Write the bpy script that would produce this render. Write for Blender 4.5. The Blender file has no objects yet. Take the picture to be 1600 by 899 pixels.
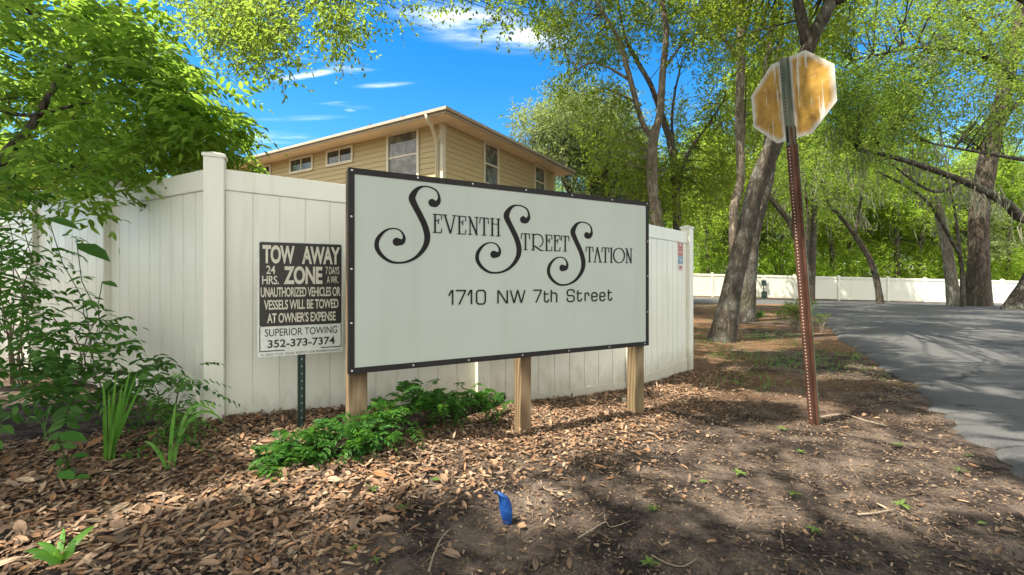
import bpy, math, random
import numpy as np
from mathutils import Vector, Matrix

# ------------------------------------------------------------------ camera, world, sun, exposure
scene = bpy.context.scene
COL = scene.collection
EYE, F, CX, HY = 1.10, 711.0, 800.0, 438.0          # eye height, focal length and horizon of the photograph in its own pixels
cam_d = bpy.data.cameras.new('camera'); cam = bpy.data.objects.new('camera', cam_d); COL.objects.link(cam)
cam_d.sensor_width = 36.0; cam_d.lens = 16.0; cam_d.shift_y = -11.5/1600.0
cam_d.clip_start = 0.05; cam_d.clip_end = 2000.0
cam.location = (0, 0, EYE); cam.rotation_euler = (math.radians(90), 0, 0)
scene.camera = cam

SUN_DIR = Vector((-0.44, -0.225, 0.866)).normalized()
sun_d = bpy.data.lights.new('sun', 'SUN'); sun = bpy.data.objects.new('sun', sun_d); COL.objects.link(sun)
sun_d.energy = 4.7; sun_d.angle = math.radians(0.5); sun_d.color = (1.0, 0.92, 0.78)
sun.rotation_mode = 'QUATERNION'; sun.rotation_quaternion = SUN_DIR.to_track_quat('Z', 'Y'); sun.location = (-20, -10, 40)

world = bpy.data.worlds.new('World'); scene.world = world; world.use_nodes = True
wn, wl = world.node_tree.nodes, world.node_tree.links
wn.clear()
def wnode(t, **k):
    n = wn.new(t)
    for a, v in k.items(): setattr(n, a, v)
    return n
def wmath(op, a, b=None, clamp=False):
    n = wn.new('ShaderNodeMath'); n.operation = op; n.use_clamp = clamp
    for i, v in enumerate((a, b)):
        if v is None: continue
        if isinstance(v, (int, float)): n.inputs[i].default_value = v
        else: wl.new(v, n.inputs[i])
    return n.outputs[0]
sky = wnode('ShaderNodeTexSky'); sky.sky_type = 'NISHITA'; sky.sun_disc = False
sky.sun_elevation = math.asin(SUN_DIR.z); sky.sun_rotation = math.atan2(SUN_DIR.x, SUN_DIR.y)
sky.air_density = 1.0; sky.dust_density = 0.25; sky.ozone_density = 3.0
hs = wnode('ShaderNodeHueSaturation'); hs.inputs['Saturation'].default_value = 1.42; hs.inputs['Value'].default_value = .82
wl.new(sky.outputs[0], hs.inputs['Color'])
tc = wnode('ShaderNodeTexCoord'); sx = wnode('ShaderNodeSeparateXYZ'); wl.new(tc.outputs['Generated'], sx.inputs[0])
zc = wmath('MAXIMUM', sx.outputs[2], 0.04)
cu = wmath('DIVIDE', sx.outputs[0], zc); cv = wmath('DIVIDE', sx.outputs[1], zc)       # the cloud layer: a flat sheet overhead
cb = wnode('ShaderNodeCombineXYZ'); wl.new(cu, cb.inputs[0]); wl.new(cv, cb.inputs[1])
def wnoise(scale, detail, sxy, rot):
    mp = wnode('ShaderNodeMapping'); mp.inputs['Scale'].default_value = (sxy[0], sxy[1], 1); mp.inputs['Rotation'].default_value = (0, 0, rot)
    wl.new(cb.outputs[0], mp.inputs[0])
    n = wnode('ShaderNodeTexNoise'); n.inputs['Scale'].default_value = scale; n.inputs['Detail'].default_value = detail; n.inputs['Roughness'].default_value = 0.62
    wl.new(mp.outputs[0], n.inputs['Vector']); return n.outputs[0]
def wramp(v, a, b):
    n = wnode('ShaderNodeMapRange'); n.interpolation_type = 'SMOOTHSTEP'; n.inputs[1].default_value = a; n.inputs[2].default_value = b
    wl.new(v, n.inputs[0]); return n.outputs[0]
def blob(u0, v0, ru, rv, rot):                       # a soft patch on the cloud sheet
    mp = wnode('ShaderNodeMapping'); mp.vector_type = 'TEXTURE'; mp.inputs['Location'].default_value = (u0, v0, 0); mp.inputs['Rotation'].default_value = (0, 0, rot); mp.inputs['Scale'].default_value = (ru, rv, 1)
    wl.new(cb.outputs[0], mp.inputs[0])
    n = wnode('ShaderNodeVectorMath'); n.operation = 'LENGTH'; wl.new(mp.outputs[0], n.inputs[0])
    return wramp(n.outputs['Value'], 1.0, 0.0)
def sheet(px, py): return ((px-CX)/(HY-py), F/(HY-py))
wisp = wnoise(2.6, 9, (0.55, 1.7), 0.35)
fine = wnoise(7.0, 8, (0.5, 1.5), 0.2)
amt = wramp(wisp, 0.60, 0.92)
amt = wmath('MULTIPLY', amt, 0.5)
for (px, py, ru, rv, rot, k) in ((765, 45, .46, .22, .25, .6), (690, 18, .28, .12, .3, .5), (840, 60, .24, .12, .2, .5), (480, 117, .26, .045, -.32, 1.2), (600, 133, .20, .04, -.15, .7),
                                 (548, 173, .05, .04, 0, .35), (470, 185, .4, .06, -.1, .25), (340, 215, .8, .25, 0, .5)):
    u0, v0 = sheet(px, py)
    m = wmath('MULTIPLY', blob(u0, v0, ru, rv, rot), wramp(fine, 0.32, 0.80))
    amt = wmath('ADD', amt, wmath('MULTIPLY', m, k))
fill_clouds = wramp(wnoise(0.9, 8, (1, 1), 0), 0.30, 0.52)                                     # unseen bright clouds added behind and above the camera to light the scene
fill_clouds = wmath('MULTIPLY', fill_clouds, wmath('MAXIMUM', wramp(sx.outputs[1], 0.20, -0.15), wramp(sx.outputs[2], 0.62, 0.82)))
amt = wmath('ADD', amt, wmath('MULTIPLY', fill_clouds, 1.0)); amt = wmath('MINIMUM', amt, 1.0)
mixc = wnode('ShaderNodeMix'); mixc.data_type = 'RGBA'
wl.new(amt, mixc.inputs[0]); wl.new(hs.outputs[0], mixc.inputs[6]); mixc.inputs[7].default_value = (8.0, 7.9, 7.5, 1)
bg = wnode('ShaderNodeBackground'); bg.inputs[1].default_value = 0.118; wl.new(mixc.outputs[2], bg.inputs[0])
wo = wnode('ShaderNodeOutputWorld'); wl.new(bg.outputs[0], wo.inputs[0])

vs = scene.view_settings
vs.view_transform = 'Standard'; vs.look = 'None'; vs.gamma = 1.0; vs.use_curve_mapping = False; vs.exposure = 1.6
cy = scene.cycles
cy.max_bounces = 7; cy.diffuse_bounces = 4; cy.glossy_bounces = 2; cy.transmission_bounces = 4; cy.transparent_max_bounces = 4
cy.caustics_reflective = False; cy.caustics_refractive = False; cy.sample_clamp_indirect = 6.0

rng = np.random.default_rng(7); random.seed(7)
R = lambda a, b, n=None: rng.uniform(a, b, n)

# ------------------------------------------------------------------ helpers
def at(px, py, d): return Vector(((px-CX)/F*d, d, EYE+(HY-py)/F*d))
def unit(a): return a/np.maximum(np.linalg.norm(a, axis=-1, keepdims=True), 1e-9)

class NT:
    """one procedural material"""
    def __init__(s, name):
        s.m = bpy.data.materials.new(name); s.m.use_nodes = True; s.t = s.m.node_tree; s.t.nodes.clear()
        s.out = s.t.nodes.new('ShaderNodeOutputMaterial'); s.tc = s.t.nodes.new('ShaderNodeTexCoord'); s.geo = None
    def n(s, t, **k):
        x = s.t.nodes.new(t)
        for a, v in k.items(): setattr(x, a, v)
        return x
    def l(s, a, b): s.t.links.new(a, b)
    def setin(s, sock, v):
        if isinstance(v, bpy.types.NodeSocket): s.l(v, sock)
        elif isinstance(v, (tuple, list)) and len(v) == 3 and sock.type == 'RGBA': sock.default_value = (*v, 1)
        else: sock.default_value = v
    def coord(s, which='Object', scale=(1, 1, 1), rot=(0, 0, 0)):
        mp = s.n('ShaderNodeMapping'); mp.inputs['Scale'].default_value = scale; mp.inputs['Rotation'].default_value = rot
        if which == 'World':
            s.geo = s.geo or s.n('ShaderNodeNewGeometry'); s.l(s.geo.outputs['Position'], mp.inputs[0])
        else: s.l(s.tc.outputs[which], mp.inputs[0])
        return mp.outputs[0]
    def noise(s, scale, detail=4, rough=.55, vec=None, dist=0):
        x = s.n('ShaderNodeTexNoise'); x.inputs['Scale'].default_value = scale; x.inputs['Detail'].default_value = detail; x.inputs['Roughness'].default_value = rough; x.inputs['Distortion'].default_value = dist
        if vec is not None: s.l(vec, x.inputs['Vector'])
        return x.outputs[0]
    def voro(s, scale, vec=None, feature='F1'):
        x = s.n('ShaderNodeTexVoronoi'); x.feature = feature; x.inputs['Scale'].default_value = scale
        if vec is not None: s.l(vec, x.inputs['Vector'])
        return x.outputs['Distance']
    def rng(s, v, a, b, c=0., d=1.):
        x = s.n('ShaderNodeMapRange'); x.inputs[1].default_value = a; x.inputs[2].default_value = b; x.inputs[3].default_value = c; x.inputs[4].default_value = d
        s.l(v, x.inputs[0]); return x.outputs[0]
    def math(s, op, a, b=None):
        x = s.n('ShaderNodeMath'); x.operation = op
        s.setin(x.inputs[0], a)
        if b is not None: s.setin(x.inputs[1], b)
        return x.outputs[0]
    def ramp(s, v, stops, interp='LINEAR'):
        x = s.n('ShaderNodeValToRGB'); x.color_ramp.interpolation = interp
        e = x.color_ramp.elements
        while len(e) < len(stops): e.new(0.5)
        for k, (p, c) in enumerate(stops): e[k].position = p; e[k].color = (*c, 1)
        s.l(v, x.inputs[0]); return x.outputs[0]
    def mix(s, f, a, b, blend='MIX'):
        x = s.n('ShaderNodeMix'); x.data_type = 'RGBA'; x.blend_type = blend
        s.setin(x.inputs[0], f); s.setin(x.inputs[6], a); s.setin(x.inputs[7], b); return x.outputs[2]
    def bump(s, h, strength=.3, dist=.01):
        x = s.n('ShaderNodeBump'); x.inputs['Strength'].default_value = strength; x.inputs['Distance'].default_value = dist
        s.l(h, x.inputs['Height']); return x.outputs[0]
    def pbr(s, col, rough=.6, spec=.5, metal=0., normal=None):
        p = s.n('ShaderNodeBsdfPrincipled')
        s.setin(p.inputs['Base Color'], col); s.setin(p.inputs['Roughness'], rough); p.inputs['Specular IOR Level'].default_value = spec; p.inputs['Metallic'].default_value = metal
        if normal is not None: s.l(normal, p.inputs['Normal'])
        return p.outputs[0]
    def done(s, sh): s.l(sh, s.out.inputs[0]); return s.m

def leaf_mat(name, cols, trans=(.25, .45, .04), tmix=.45, spec=.25, rough=.5):
    t = NT(name); g = t.n('ShaderNodeNewGeometry')
    c = t.ramp(g.outputs['Random Per Island'], [(i/(len(cols)-1), k) for i, k in enumerate(cols)])
    big = t.noise(.9, 2, .5, t.coord('World'))
    c = t.mix(t.rng(big, .35, .65), t.mix(1.0, c, (.72, .78, .7), 'MULTIPLY'), c)
    p = t.pbr(c, rough, spec)
    tr = t.n('ShaderNodeBsdfTranslucent'); t.setin(tr.inputs[0], t.mix(.55, c, trans))
    mx = t.n('ShaderNodeMixShader'); mx.inputs[0].default_value = tmix
    t.l(p, mx.inputs[1]); t.l(tr.outputs[0], mx.inputs[2])
    return t.done(mx.outputs[0])

def bark_mat(name, dark, light, lichen=(.30, .31, .27), scale=1.0, lich=.25):
    t = NT(name); v0 = t.coord('World', (1, 1, .16)); w = t.n('ShaderNodeTexNoise'); w.inputs['Scale'].default_value = 5*scale; w.inputs['Detail'].default_value = 3; t.l(t.coord('World', (1, 1, .45)), w.inputs['Vector'])
    vm = t.n('ShaderNodeVectorMath'); vm.operation = 'MULTIPLY_ADD'; t.l(w.outputs['Color'], vm.inputs[0]); vm.inputs[1].default_value = (.13/scale,)*3; t.l(v0, vm.inputs[2]); v = vm.outputs[0]
    f = t.noise(24*scale, 6, .65, v, .3); cr = t.noise(11*scale, 4, .6, v, .2)
    h = t.math('ADD', t.math('MULTIPLY', f, .55), t.math('MULTIPLY', t.math('SUBTRACT', 1.0, t.math('MULTIPLY', t.math('ABSOLUTE', t.math('SUBTRACT', cr, .5)), 6.)), -.5))
    h = t.math('ADD', h, .48)
    c = t.ramp(h, [(.12, dark), (.42, tuple((a+b)*.42 for a, b in zip(dark, light))), (.72, light)])
    big = t.noise(2.2*scale, 4, .6, t.coord('World'))
    c = t.mix(t.math('MULTIPLY', t.rng(big, .5, .68), lich), c, lichen)
    gm = t.noise(1.1, 3, .5, t.coord('World', (1, 1, .5)))
    c = t.mix(t.math('MULTIPLY', t.rng(gm, .52, .7), .35), c, (.05, .065, .025))
    return t.done(t.pbr(c, .9, .2, 0, t.bump(h, 1., .06)))

def link(name, me, mat=None, parent=None):
    o = bpy.data.objects.new(name, me)
    if mat is not None and me is not None: me.materials.append(mat)
    COL.objects.link(o)
    if parent is not None: o.parent = parent
    return o
def tag(o, label=None, cat=None, group=None, kind=None):
    for k, v in (('label', label), ('category', cat), ('group', group), ('kind', kind)):
        if v: o[k] = v
    return o
def thing(name, label, cat, loc=(0, 0, 0), rz=0, group=None):
    o = bpy.data.objects.new(name, None); COL.objects.link(o); o.location = loc; o.rotation_euler = (0, 0, rz); o.empty_display_size = .1
    return tag(o, label, cat, group)
def raw_mesh(name, verts, counts, loops, smooth=False):
    me = bpy.data.meshes.new(name)
    verts = np.asarray(verts, np.float32).reshape(-1, 3); counts = np.asarray(counts, np.int32); loops = np.asarray(loops, np.int32)
    me.vertices.add(len(verts)); me.vertices.foreach_set('co', verts.ravel())
    me.loops.add(len(loops)); me.loops.foreach_set('vertex_index', loops)
    me.polygons.add(len(counts)); st = np.concatenate(([0], np.cumsum(counts)[:-1])).astype(np.int32)
    me.polygons.foreach_set('loop_start', st); me.polygons.foreach_set('loop_total', counts)
    me.polygons.foreach_set('use_smooth', np.full(len(counts), bool(smooth)))
    me.update(calc_edges=True); me.validate(); return me

class MB:
    """collects simple solids into one mesh"""
    def __init__(s): s.v = []; s.f = []
    def add(s, vs, fs):
        b = len(s.v); s.v += [tuple(v) for v in vs]; s.f += [tuple(i+b for i in f) for f in fs]
    def hexa(s, x0, x1, y0, y1, zb, zt):
        zb = zb if callable(zb) else (lambda x, k=zb: k); zt = zt if callable(zt) else (lambda x, k=zt: k)
        s.add([(x0, y0, zb(x0)), (x1, y0, zb(x1)), (x1, y1, zb(x1)), (x0, y1, zb(x0)), (x0, y0, zt(x0)), (x1, y0, zt(x1)), (x1, y1, zt(x1)), (x0, y1, zt(x0))],
              [(3, 2, 1, 0), (4, 5, 6, 7), (0, 1, 5, 4), (1, 2, 6, 5), (2, 3, 7, 6), (3, 0, 4, 7)])
    def box(s, c, d, M=None):
        b = len(s.v); s.hexa(c[0]-d[0]/2, c[0]+d[0]/2, c[1]-d[1]/2, c[1]+d[1]/2, c[2]-d[2]/2, c[2]+d[2]/2)
        if M is not None:
            for i in range(b, len(s.v)): s.v[i] = tuple(M @ Vector(s.v[i]))
    def prism(s, prof, z0, z1, cap=None):
        n = len(prof); b = [(x, y, z0) for x, y in prof]+[(x, y, z1) for x, y in prof]
        fs = [(i, (i+1) % n, n+(i+1) % n, n+i) for i in range(n)]+[tuple(range(n))[::-1]]
        if cap is None: fs.append(tuple(range(n, 2*n)))
        else:
            b.append((sum(p[0] for p in prof)/n, sum(p[1] for p in prof)/n, cap)); fs += [(n+i, n+(i+1) % n, 2*n) for i in range(n)]
        s.add(b, fs)
    def tube(s, pts, rad, sides=8, cap=True, rough=0.):
        pts = [Vector(p) for p in pts]; n = len(pts); b = len(s.v)
        up = Vector((.3, .2, .93)); prev = None
        for i, p in enumerate(pts):
            t = (pts[min(i+1, n-1)]-pts[max(i-1, 0)]).normalized()
            if prev is None: a = t.cross(up if abs(t.dot(up)) < .95 else Vector((1, 0, 0))).normalized()
            else: a = (prev-t*prev.dot(t)).normalized()
            prev = a; c = t.cross(a); r = rad[i] if not isinstance(rad, (int, float)) else rad
            for k in range(sides):
                an = 2*math.pi*k/sides; rr = r*(1+rough*random.uniform(-1, 1))
                s.v.append(tuple(p+a*(rr*math.cos(an))+c*(rr*math.sin(an))))
        for i in range(n-1):
            for k in range(sides):
                k2 = (k+1) % sides; s.f.append((b+i*sides+k, b+i*sides+k2, b+(i+1)*sides+k2, b+(i+1)*sides+k))
        if cap: s.f.append(tuple(b+k for k in range(sides))[::-1]); s.f.append(tuple(b+(n-1)*sides+k for k in range(sides)))
    def mesh(s, name, smooth=False):
        cnt = [len(f) for f in s.f]; lo = [i for f in s.f for i in f]
        return raw_mesh(name, s.v, cnt, lo, smooth)
    def build(s, name, mat, parent=None, smooth=False): return link(name, s.mesh(name, smooth), mat, parent)

class Leaves:
    """collects many flat leaf blades: position, axis, normal, length, width"""
    def __init__(s): s.a = []
    def add(s, P, D, N, L, W):
        n = len(P); D = unit(D); N = N-D*np.sum(N*D, 1, keepdims=True); N = unit(N)
        s.a.append((P, D, N, np.broadcast_to(L, n).copy(), np.broadcast_to(W, n).copy()))
    def count(s): return sum(len(a[0]) for a in s.a)
    def mesh(s, name, kind='diamond', fold=.25, curl=.15):
        P, D, N, L, W = [np.concatenate([a[i] for a in s.a]) for i in range(5)]
        S = np.cross(D, N); L = L[:, None]; W = W[:, None]
        if kind == 'diamond': prof = [(0, 0), (.45, .5), (1, 0), (.45, -.5)]
        elif kind == 'leaf': prof = [(0, 0), (.28, .46), (.62, .40), (1, 0), (.62, -.40), (.28, -.46)]
        elif kind == 'blade': prof = [(0, .3), (.5, .5), (1, 0), (.5, -.5), (0, -.3)]
        elif kind == 'litter': prof = [(0, .08), (.25, .42), (.6, .5), (.9, .22), (1, 0), (.9, -.22), (.6, -.5), (.25, -.42), (0, -.08)]
        elif kind == 'strip': prof = [(0, .5), (1, .5), (1, -.5), (0, -.5)]
        k = len(prof); V = np.empty((len(P), k, 3), np.float32)
        for i, (u, w) in enumerate(prof):
            V[:, i] = P+D*L*u+S*W*w+N*(abs(w)*2*fold*W*.5-curl*L*u*u)
        n = len(P)
        if kind == 'litter':                                # two halves along the midrib so that it can curl
            M = (P+D*L*.0, P+D*L*.45-N*curl*L*.1, P+D*L); cnt = []; V2 = np.concatenate([V, (P+D*L*.5-N*curl*L*.25)[:, None]], 1)
            q = np.array([[0, 1, 2, 9], [2, 3, 4, 9], [4, 5, 6, 9], [6, 7, 8, 9], [8, 0, 0, 9]])[:4]
            lo = (q[None]+np.arange(n)[:, None, None]*10).ravel()
            return raw_mesh(name, V2.reshape(-1, 3), np.full(n*4, 4), lo)
        return raw_mesh(name, V.reshape(-1, 3), np.full(n, k), np.arange(n*k))
    def build(s, name, mat, parent=None, **k): return link(name, s.mesh(name, **k), mat, parent)

def rnd_dir(n, up=0., flat=1.):
    d = rng.normal(size=(n, 3)); d[:, 2] = d[:, 2]*flat; d = unit(d); d[:, 2] += up; return unit(d)

def twig_leaves(lv, mb, c, rad, ntw, nlf, L, W, droop=.25, tw_len=.45, up=.15, twig_r=.004):
    """a clump: ntw twigs around c with nlf leaves along each; twigs go into mb as thin spikes"""
    c = np.array(c, float); rad = np.array(rad if hasattr(rad, '__len__') else (rad,)*3, float)
    o = rnd_dir(ntw)*np.cbrt(R(.02, 1, (ntw, 1)))
    s0 = c+o*rad*.75; d = unit(o*.8+rnd_dir(ntw)*.7+np.array([0, 0, up])); ln = R(.6, 1.2, ntw)*tw_len
    if mb is not None and twig_r > 0:
        a = unit(np.cross(d, np.array([.31, .2, .93]))); b = np.cross(d, a)
        for i in range(ntw):
            p = s0[i]; q = p+d[i]*ln[i]-np.array([0, 0, droop*.3*ln[i]])
            mb.add([p+a[i]*twig_r, p-a[i]*twig_r*.5+b[i]*twig_r*.9, p-a[i]*twig_r*.5-b[i]*twig_r*.9, q], [(0, 1, 3), (1, 2, 3), (2, 0, 3)])
    f = np.tile(np.linspace(.15, 1., nlf), (ntw, 1))+R(-.06, .06, (ntw, nlf))
    n = ntw*nlf; f = f.reshape(n); dd = np.repeat(d, nlf, 0); P = np.repeat(s0, nlf, 0)+dd*(f*np.repeat(ln, nlf))[:, None]
    P[:, 2] -= droop*.3*np.repeat(ln, nlf)*f*f
    side = unit(np.cross(dd, rnd_dir(n))); D = dd*R(.2, .7, (n, 1))+side*.8; D[:, 2] -= droop*R(.3, 1.3, n)
    N = rnd_dir(n)*.75+np.array([0, 0, .8])
    lv.add(P, D, N, L*R(.45, 1.4, n), W*R(.6, 1.3, n))

def pinnate(lv, P, D, N, length, npair, L, W, droop=.5, taper=.6, ang=1.0, lean=-.15):
    """compound leaves or fern fronds: a drooping rachis from each P along D with npair pairs of leaflets"""
    m = len(P); D = unit(D); S = unit(np.cross(D, N)); N = np.cross(S, D); length = np.broadcast_to(length, m)
    out = []
    for j in range(npair+1):
        f = (j+.6)/(npair+.6); pos = P+D*(length*f)[:, None]; pos[:, 2] -= droop*length*f*f
        t = D.copy(); t[:, 2] -= 2*droop*f; t = unit(t)
        sz = (1-taper*abs(f-.35)/.65) if taper else 1.
        for sg in ((1, -1) if j < npair else (0,)):
            dl = t*(1-.6*ang*abs(sg))+S*sg*ang+N*lean; jit = rng.normal(size=(m, 3))*.12
            lv.add(pos, dl+jit, N+rng.normal(size=(m, 3))*.22, L*sz*R(.85, 1.15, m), W*sz*R(.85, 1.15, m))
        out.append(pos)
    return out

# ground height
CTRL = [(-2.14, 3.28, .06, .9), (1.28, 4.97, -.18, 1.2), (2.4, 6.2, -.13, 1.3), (0, 3.2, 0, .6), (1.06, 3.8, -.01, .7), (2.31, 3.5, 0, 1.2), (4.0, 8.8, -.12, 2.5),
        (-.95, 2.7, .2, .55), (-1.4, 3.1, .13, .5), (-1.6, 2.4, .10, .7), (-2.6, 2.4, .10, 1.), (-3.6, 4.0, .16, 1.2), (0, 1.6, 0, 1.2), (3, 2.5, 0, 1.6), (8.8, 12.8, -.02, 4), (16, 21, -.08, 5), (14, 36, -.12, 7), (36, 33, -.66, 8),
        (25, 34, -.42, 6), (22, 20, -.12, 5), (-2, 15, 0, 6), (-.3, 4.4, -.06, .8)]
def gh(x, y):
    x = np.asarray(x, float); y = np.asarray(y, float); num = np.zeros_like(x+y); den = num+1e-3; num = num-.0001
    for cx, cy_, h, s in CTRL:
        w = np.exp(-((x-cx)**2+(y-cy_)**2)/(2*s*s)); num = num+w*h; den = den+w
    b = .012*np.sin(3.1*x+1.3*y)*np.sin(2.3*y-1.1*x+.5)+.008*np.sin(7.3*x-2*y)*np.sin(6.1*y+x)
    return num/den+b*np.exp(-((x*x+y*y)/400.))
def ghf(x, y): return float(gh(x, y))
def on_ground(px, py):                                # the ground point under a pixel, found along its ray
    d = 1.2
    while d < 80:
        p = at(px, py, d)
        if p.z <= ghf(p.x, p.y): return p
        d *= 1.004
    return p

# ------------------------------------------------------------------ materials
def vinyl():
    t = NT('white_vinyl'); n = t.noise(3, 3, .5, t.coord('World')); st = t.noise(9, 5, .6, t.coord('World', (1, 1, .12)))
    c = t.mix(t.math('MULTIPLY', t.rng(st, .52, .72), .42), (.64, .635, .54), (.44, .47, .35))
    x = t.n('ShaderNodeSeparateXYZ'); t.l(t.coord('World'), x.inputs[0])
    spl = t.math('MULTIPLY', t.rng(t.math('ADD', x.outputs[2], t.math('MULTIPLY', t.noise(14, 5, .65, t.coord('World', (1, 1, .5))), -.42)), .02, -.22), .6)
    spl = t.math('MULTIPLY', spl, t.rng(x.outputs[1], 14, 12))
    c = t.mix(spl, c, (.30, .25, .17))
    return t.done(t.pbr(c, t.rng(n, .3, .7, .28, .45), .5))
M_VINYL = vinyl()
def metal(name, col, rough=.4): t = NT(name); n = t.noise(30, 3, .5, t.coord()); return t.done(t.pbr(t.mix(t.rng(n, .4, .6), col, tuple(c*.85 for c in col)), rough, .5, .8))
def plain(name, col, rough=.6, spec=.4, var=.12, sc=20):
    t = NT(name); n = t.noise(sc, 4, .6, t.coord())
    return t.done(t.pbr(t.mix(t.rng(n, .35, .65), col, tuple(c*(1-var) for c in col)), rough, spec, 0))
M_FRAME = plain('black_frame_vinyl', (.020, .018, .016), .6, .2, .3)
M_INK = plain('black_cut_vinyl', (.010, .009, .008), .55, .15, .2)
def face_mat():
    t = NT('milky_sign_face'); n = t.noise(1.7, 4, .5, t.coord()); s = t.noise(60, 3, .6, t.coord('Object', (1, 1, .25)))
    c = t.mix(t.rng(n, .35, .65), (.375, .41, .355), (.35, .39, .335)); c = t.mix(t.math('MULTIPLY', t.rng(s, .66, .75), .25), c, (.25, .28, .22)); sv = t.noise(8, 5, .6, t.coord('Object', (1, 1, .06))); c = t.mix(t.math('MULTIPLY', t.rng(sv, .5, .72), .22), c, (.27, .30, .24))
    return t.done(t.pbr(c, .30, .3))
M_FACE = face_mat()
M_SCREW = metal('screw_metal', (.42, .41, .38), .5)
def wood():
    t = NT('treated_pine_post'); v = t.coord('Object', (1, 1, .09)); n = t.noise(26, 5, .55, v, 1.6); k = t.noise(5, 3, .5, t.coord('Object', (1, 1, .35)), .8)
    w = t.n('ShaderNodeTexWave'); w.wave_type = 'RINGS'; w.inputs['Scale'].default_value = 9; w.inputs['Distortion'].default_value = 5; w.inputs['Detail'].default_value = 3; t.l(t.coord('Object', (1, 1, .12)), w.inputs['Vector'])
    c = t.ramp(t.math('ADD', t.math('MULTIPLY', n, .55), t.math('MULTIPLY', w.outputs[1], .45)), [(.2, (.07, .045, .024)), (.5, (.165, .112, .062)), (.8, (.25, .18, .105))])
    c = t.mix(t.math('MULTIPLY', t.rng(k, .5, .7), .5), c, (.19, .16, .08))
    return t.done(t.pbr(c, .8, .2, 0, t.bump(n, .3, .004)))
M_WOOD = wood()
def rust():
    t = NT('rusty_post_steel'); n = t.noise(9, 6, .65, t.coord('Object', (1, 1, .5))); n2 = t.noise(60, 4, .6, t.coord())
    c = t.ramp(n, [(.3, (.048, .020, .013)), (.55, (.095, .043, .027)), (.75, (.15, .085, .055))]); c = t.mix(t.math('MULTIPLY', t.rng(n2, .55, .7), .5), c, (.09, .05, .035))
    return t.done(t.pbr(c, .85, .25, .2, t.bump(n2, .3, .002)))
M_RUST = rust()
def greenpost():
    t = NT('faded_green_steel'); n = t.noise(8, 5, .6, t.coord('Object', (1, 1, .3)))
    return t.done(t.pbr(t.ramp(n, [(.32, (.04, .07, .045)), (.48, (.095, .115, .08)), (.62, (.16, .13, .085))]), .6, .4, .1))
M_GREENPOST = greenpost()
M_DGREEN = plain('dark_green_steel', (.012, .035, .028), .4, .5, .3)
def signback():
    t = NT('weathered_sign_back'); v = t.coord('Object'); s = t.noise(16, 6, .6, t.coord('Object', (1.6, 1, .12))); b = t.noise(7, 5, .65, v); sp = t.noise(55, 3, .6, v)
    rust_c = t.ramp(b, [(.3, (.18, .095, .014)), (.5, (.37, .205, .03)), (.75, (.50, .31, .06))])
    x = t.n('ShaderNodeSeparateXYZ'); t.l(v, x.inputs[0])
    edge = t.math('MAXIMUM', t.math('ABSOLUTE', x.outputs[0]), t.math('ABSOLUTE', x.outputs[2]))
    diag = t.math('MULTIPLY', t.math('ADD', t.math('ABSOLUTE', x.outputs[0]), t.math('ABSOLUTE', x.outputs[2])), .7071)
    rim = t.rng(t.math('ADD', t.math('MAXIMUM', edge, diag), t.math('MULTIPLY', b, .06)), .292, .335)
    mid = t.rng(t.math('ABSOLUTE', t.math('ADD', x.outputs[0], t.math('MULTIPLY', b, .05))), .062, .035)
    drip = t.math('MULTIPLY', t.rng(s, .58, .64), .8)
    m = t.math('MINIMUM', t.math('ADD', t.math('ADD', rim, mid), t.math('ADD', drip, t.math('MULTIPLY', t.rng(sp, .66, .7), .6))), 1.)
    c = t.mix(m, rust_c, (.52, .52, .47))
    return t.done(t.pbr(c, .6, .4, 0))
M_SIGNBACK = signback()
def siding():
    t = NT('tan_lap_siding'); n = t.noise(5, 4, .6, t.coord('World', (1, 1, 6)))
    return t.done(t.pbr(t.mix(t.rng(n, .35, .65), (.47, .385, .215), (.43, .35, .19)), .65, .3))
M_SIDING = siding()
M_TRIM = plain('cream_trim_paint', (.62, .57, .44), .5, .4, .08, 6)
M_GUTTER = plain('tan_gutter_paint', (.40, .345, .27), .5, .4, .12, 6)
M_SOFFIT = plain('soffit_paint', (.82, .70, .55), .6, .3, .08, 5)
M_ROOF = plain('grey_shingles', (.16, .15, .14), .9, .2, .4, 30)
def glass(name, refl, col=(.02, .025, .022)):
    t = NT(name); n = t.noise(4, 4, .6, t.coord('World'))
    c = t.mix(t.rng(n, .45, .6), col, tuple(k*2.2+.02 for k in col)); return t.done(t.pbr(c, .06, refl))
M_GLASS = glass('window_glass', .5, (.012, .016, .012)); M_GLASS2 = glass('window_glass_blinds', .45, (.075, .078, .062))
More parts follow.
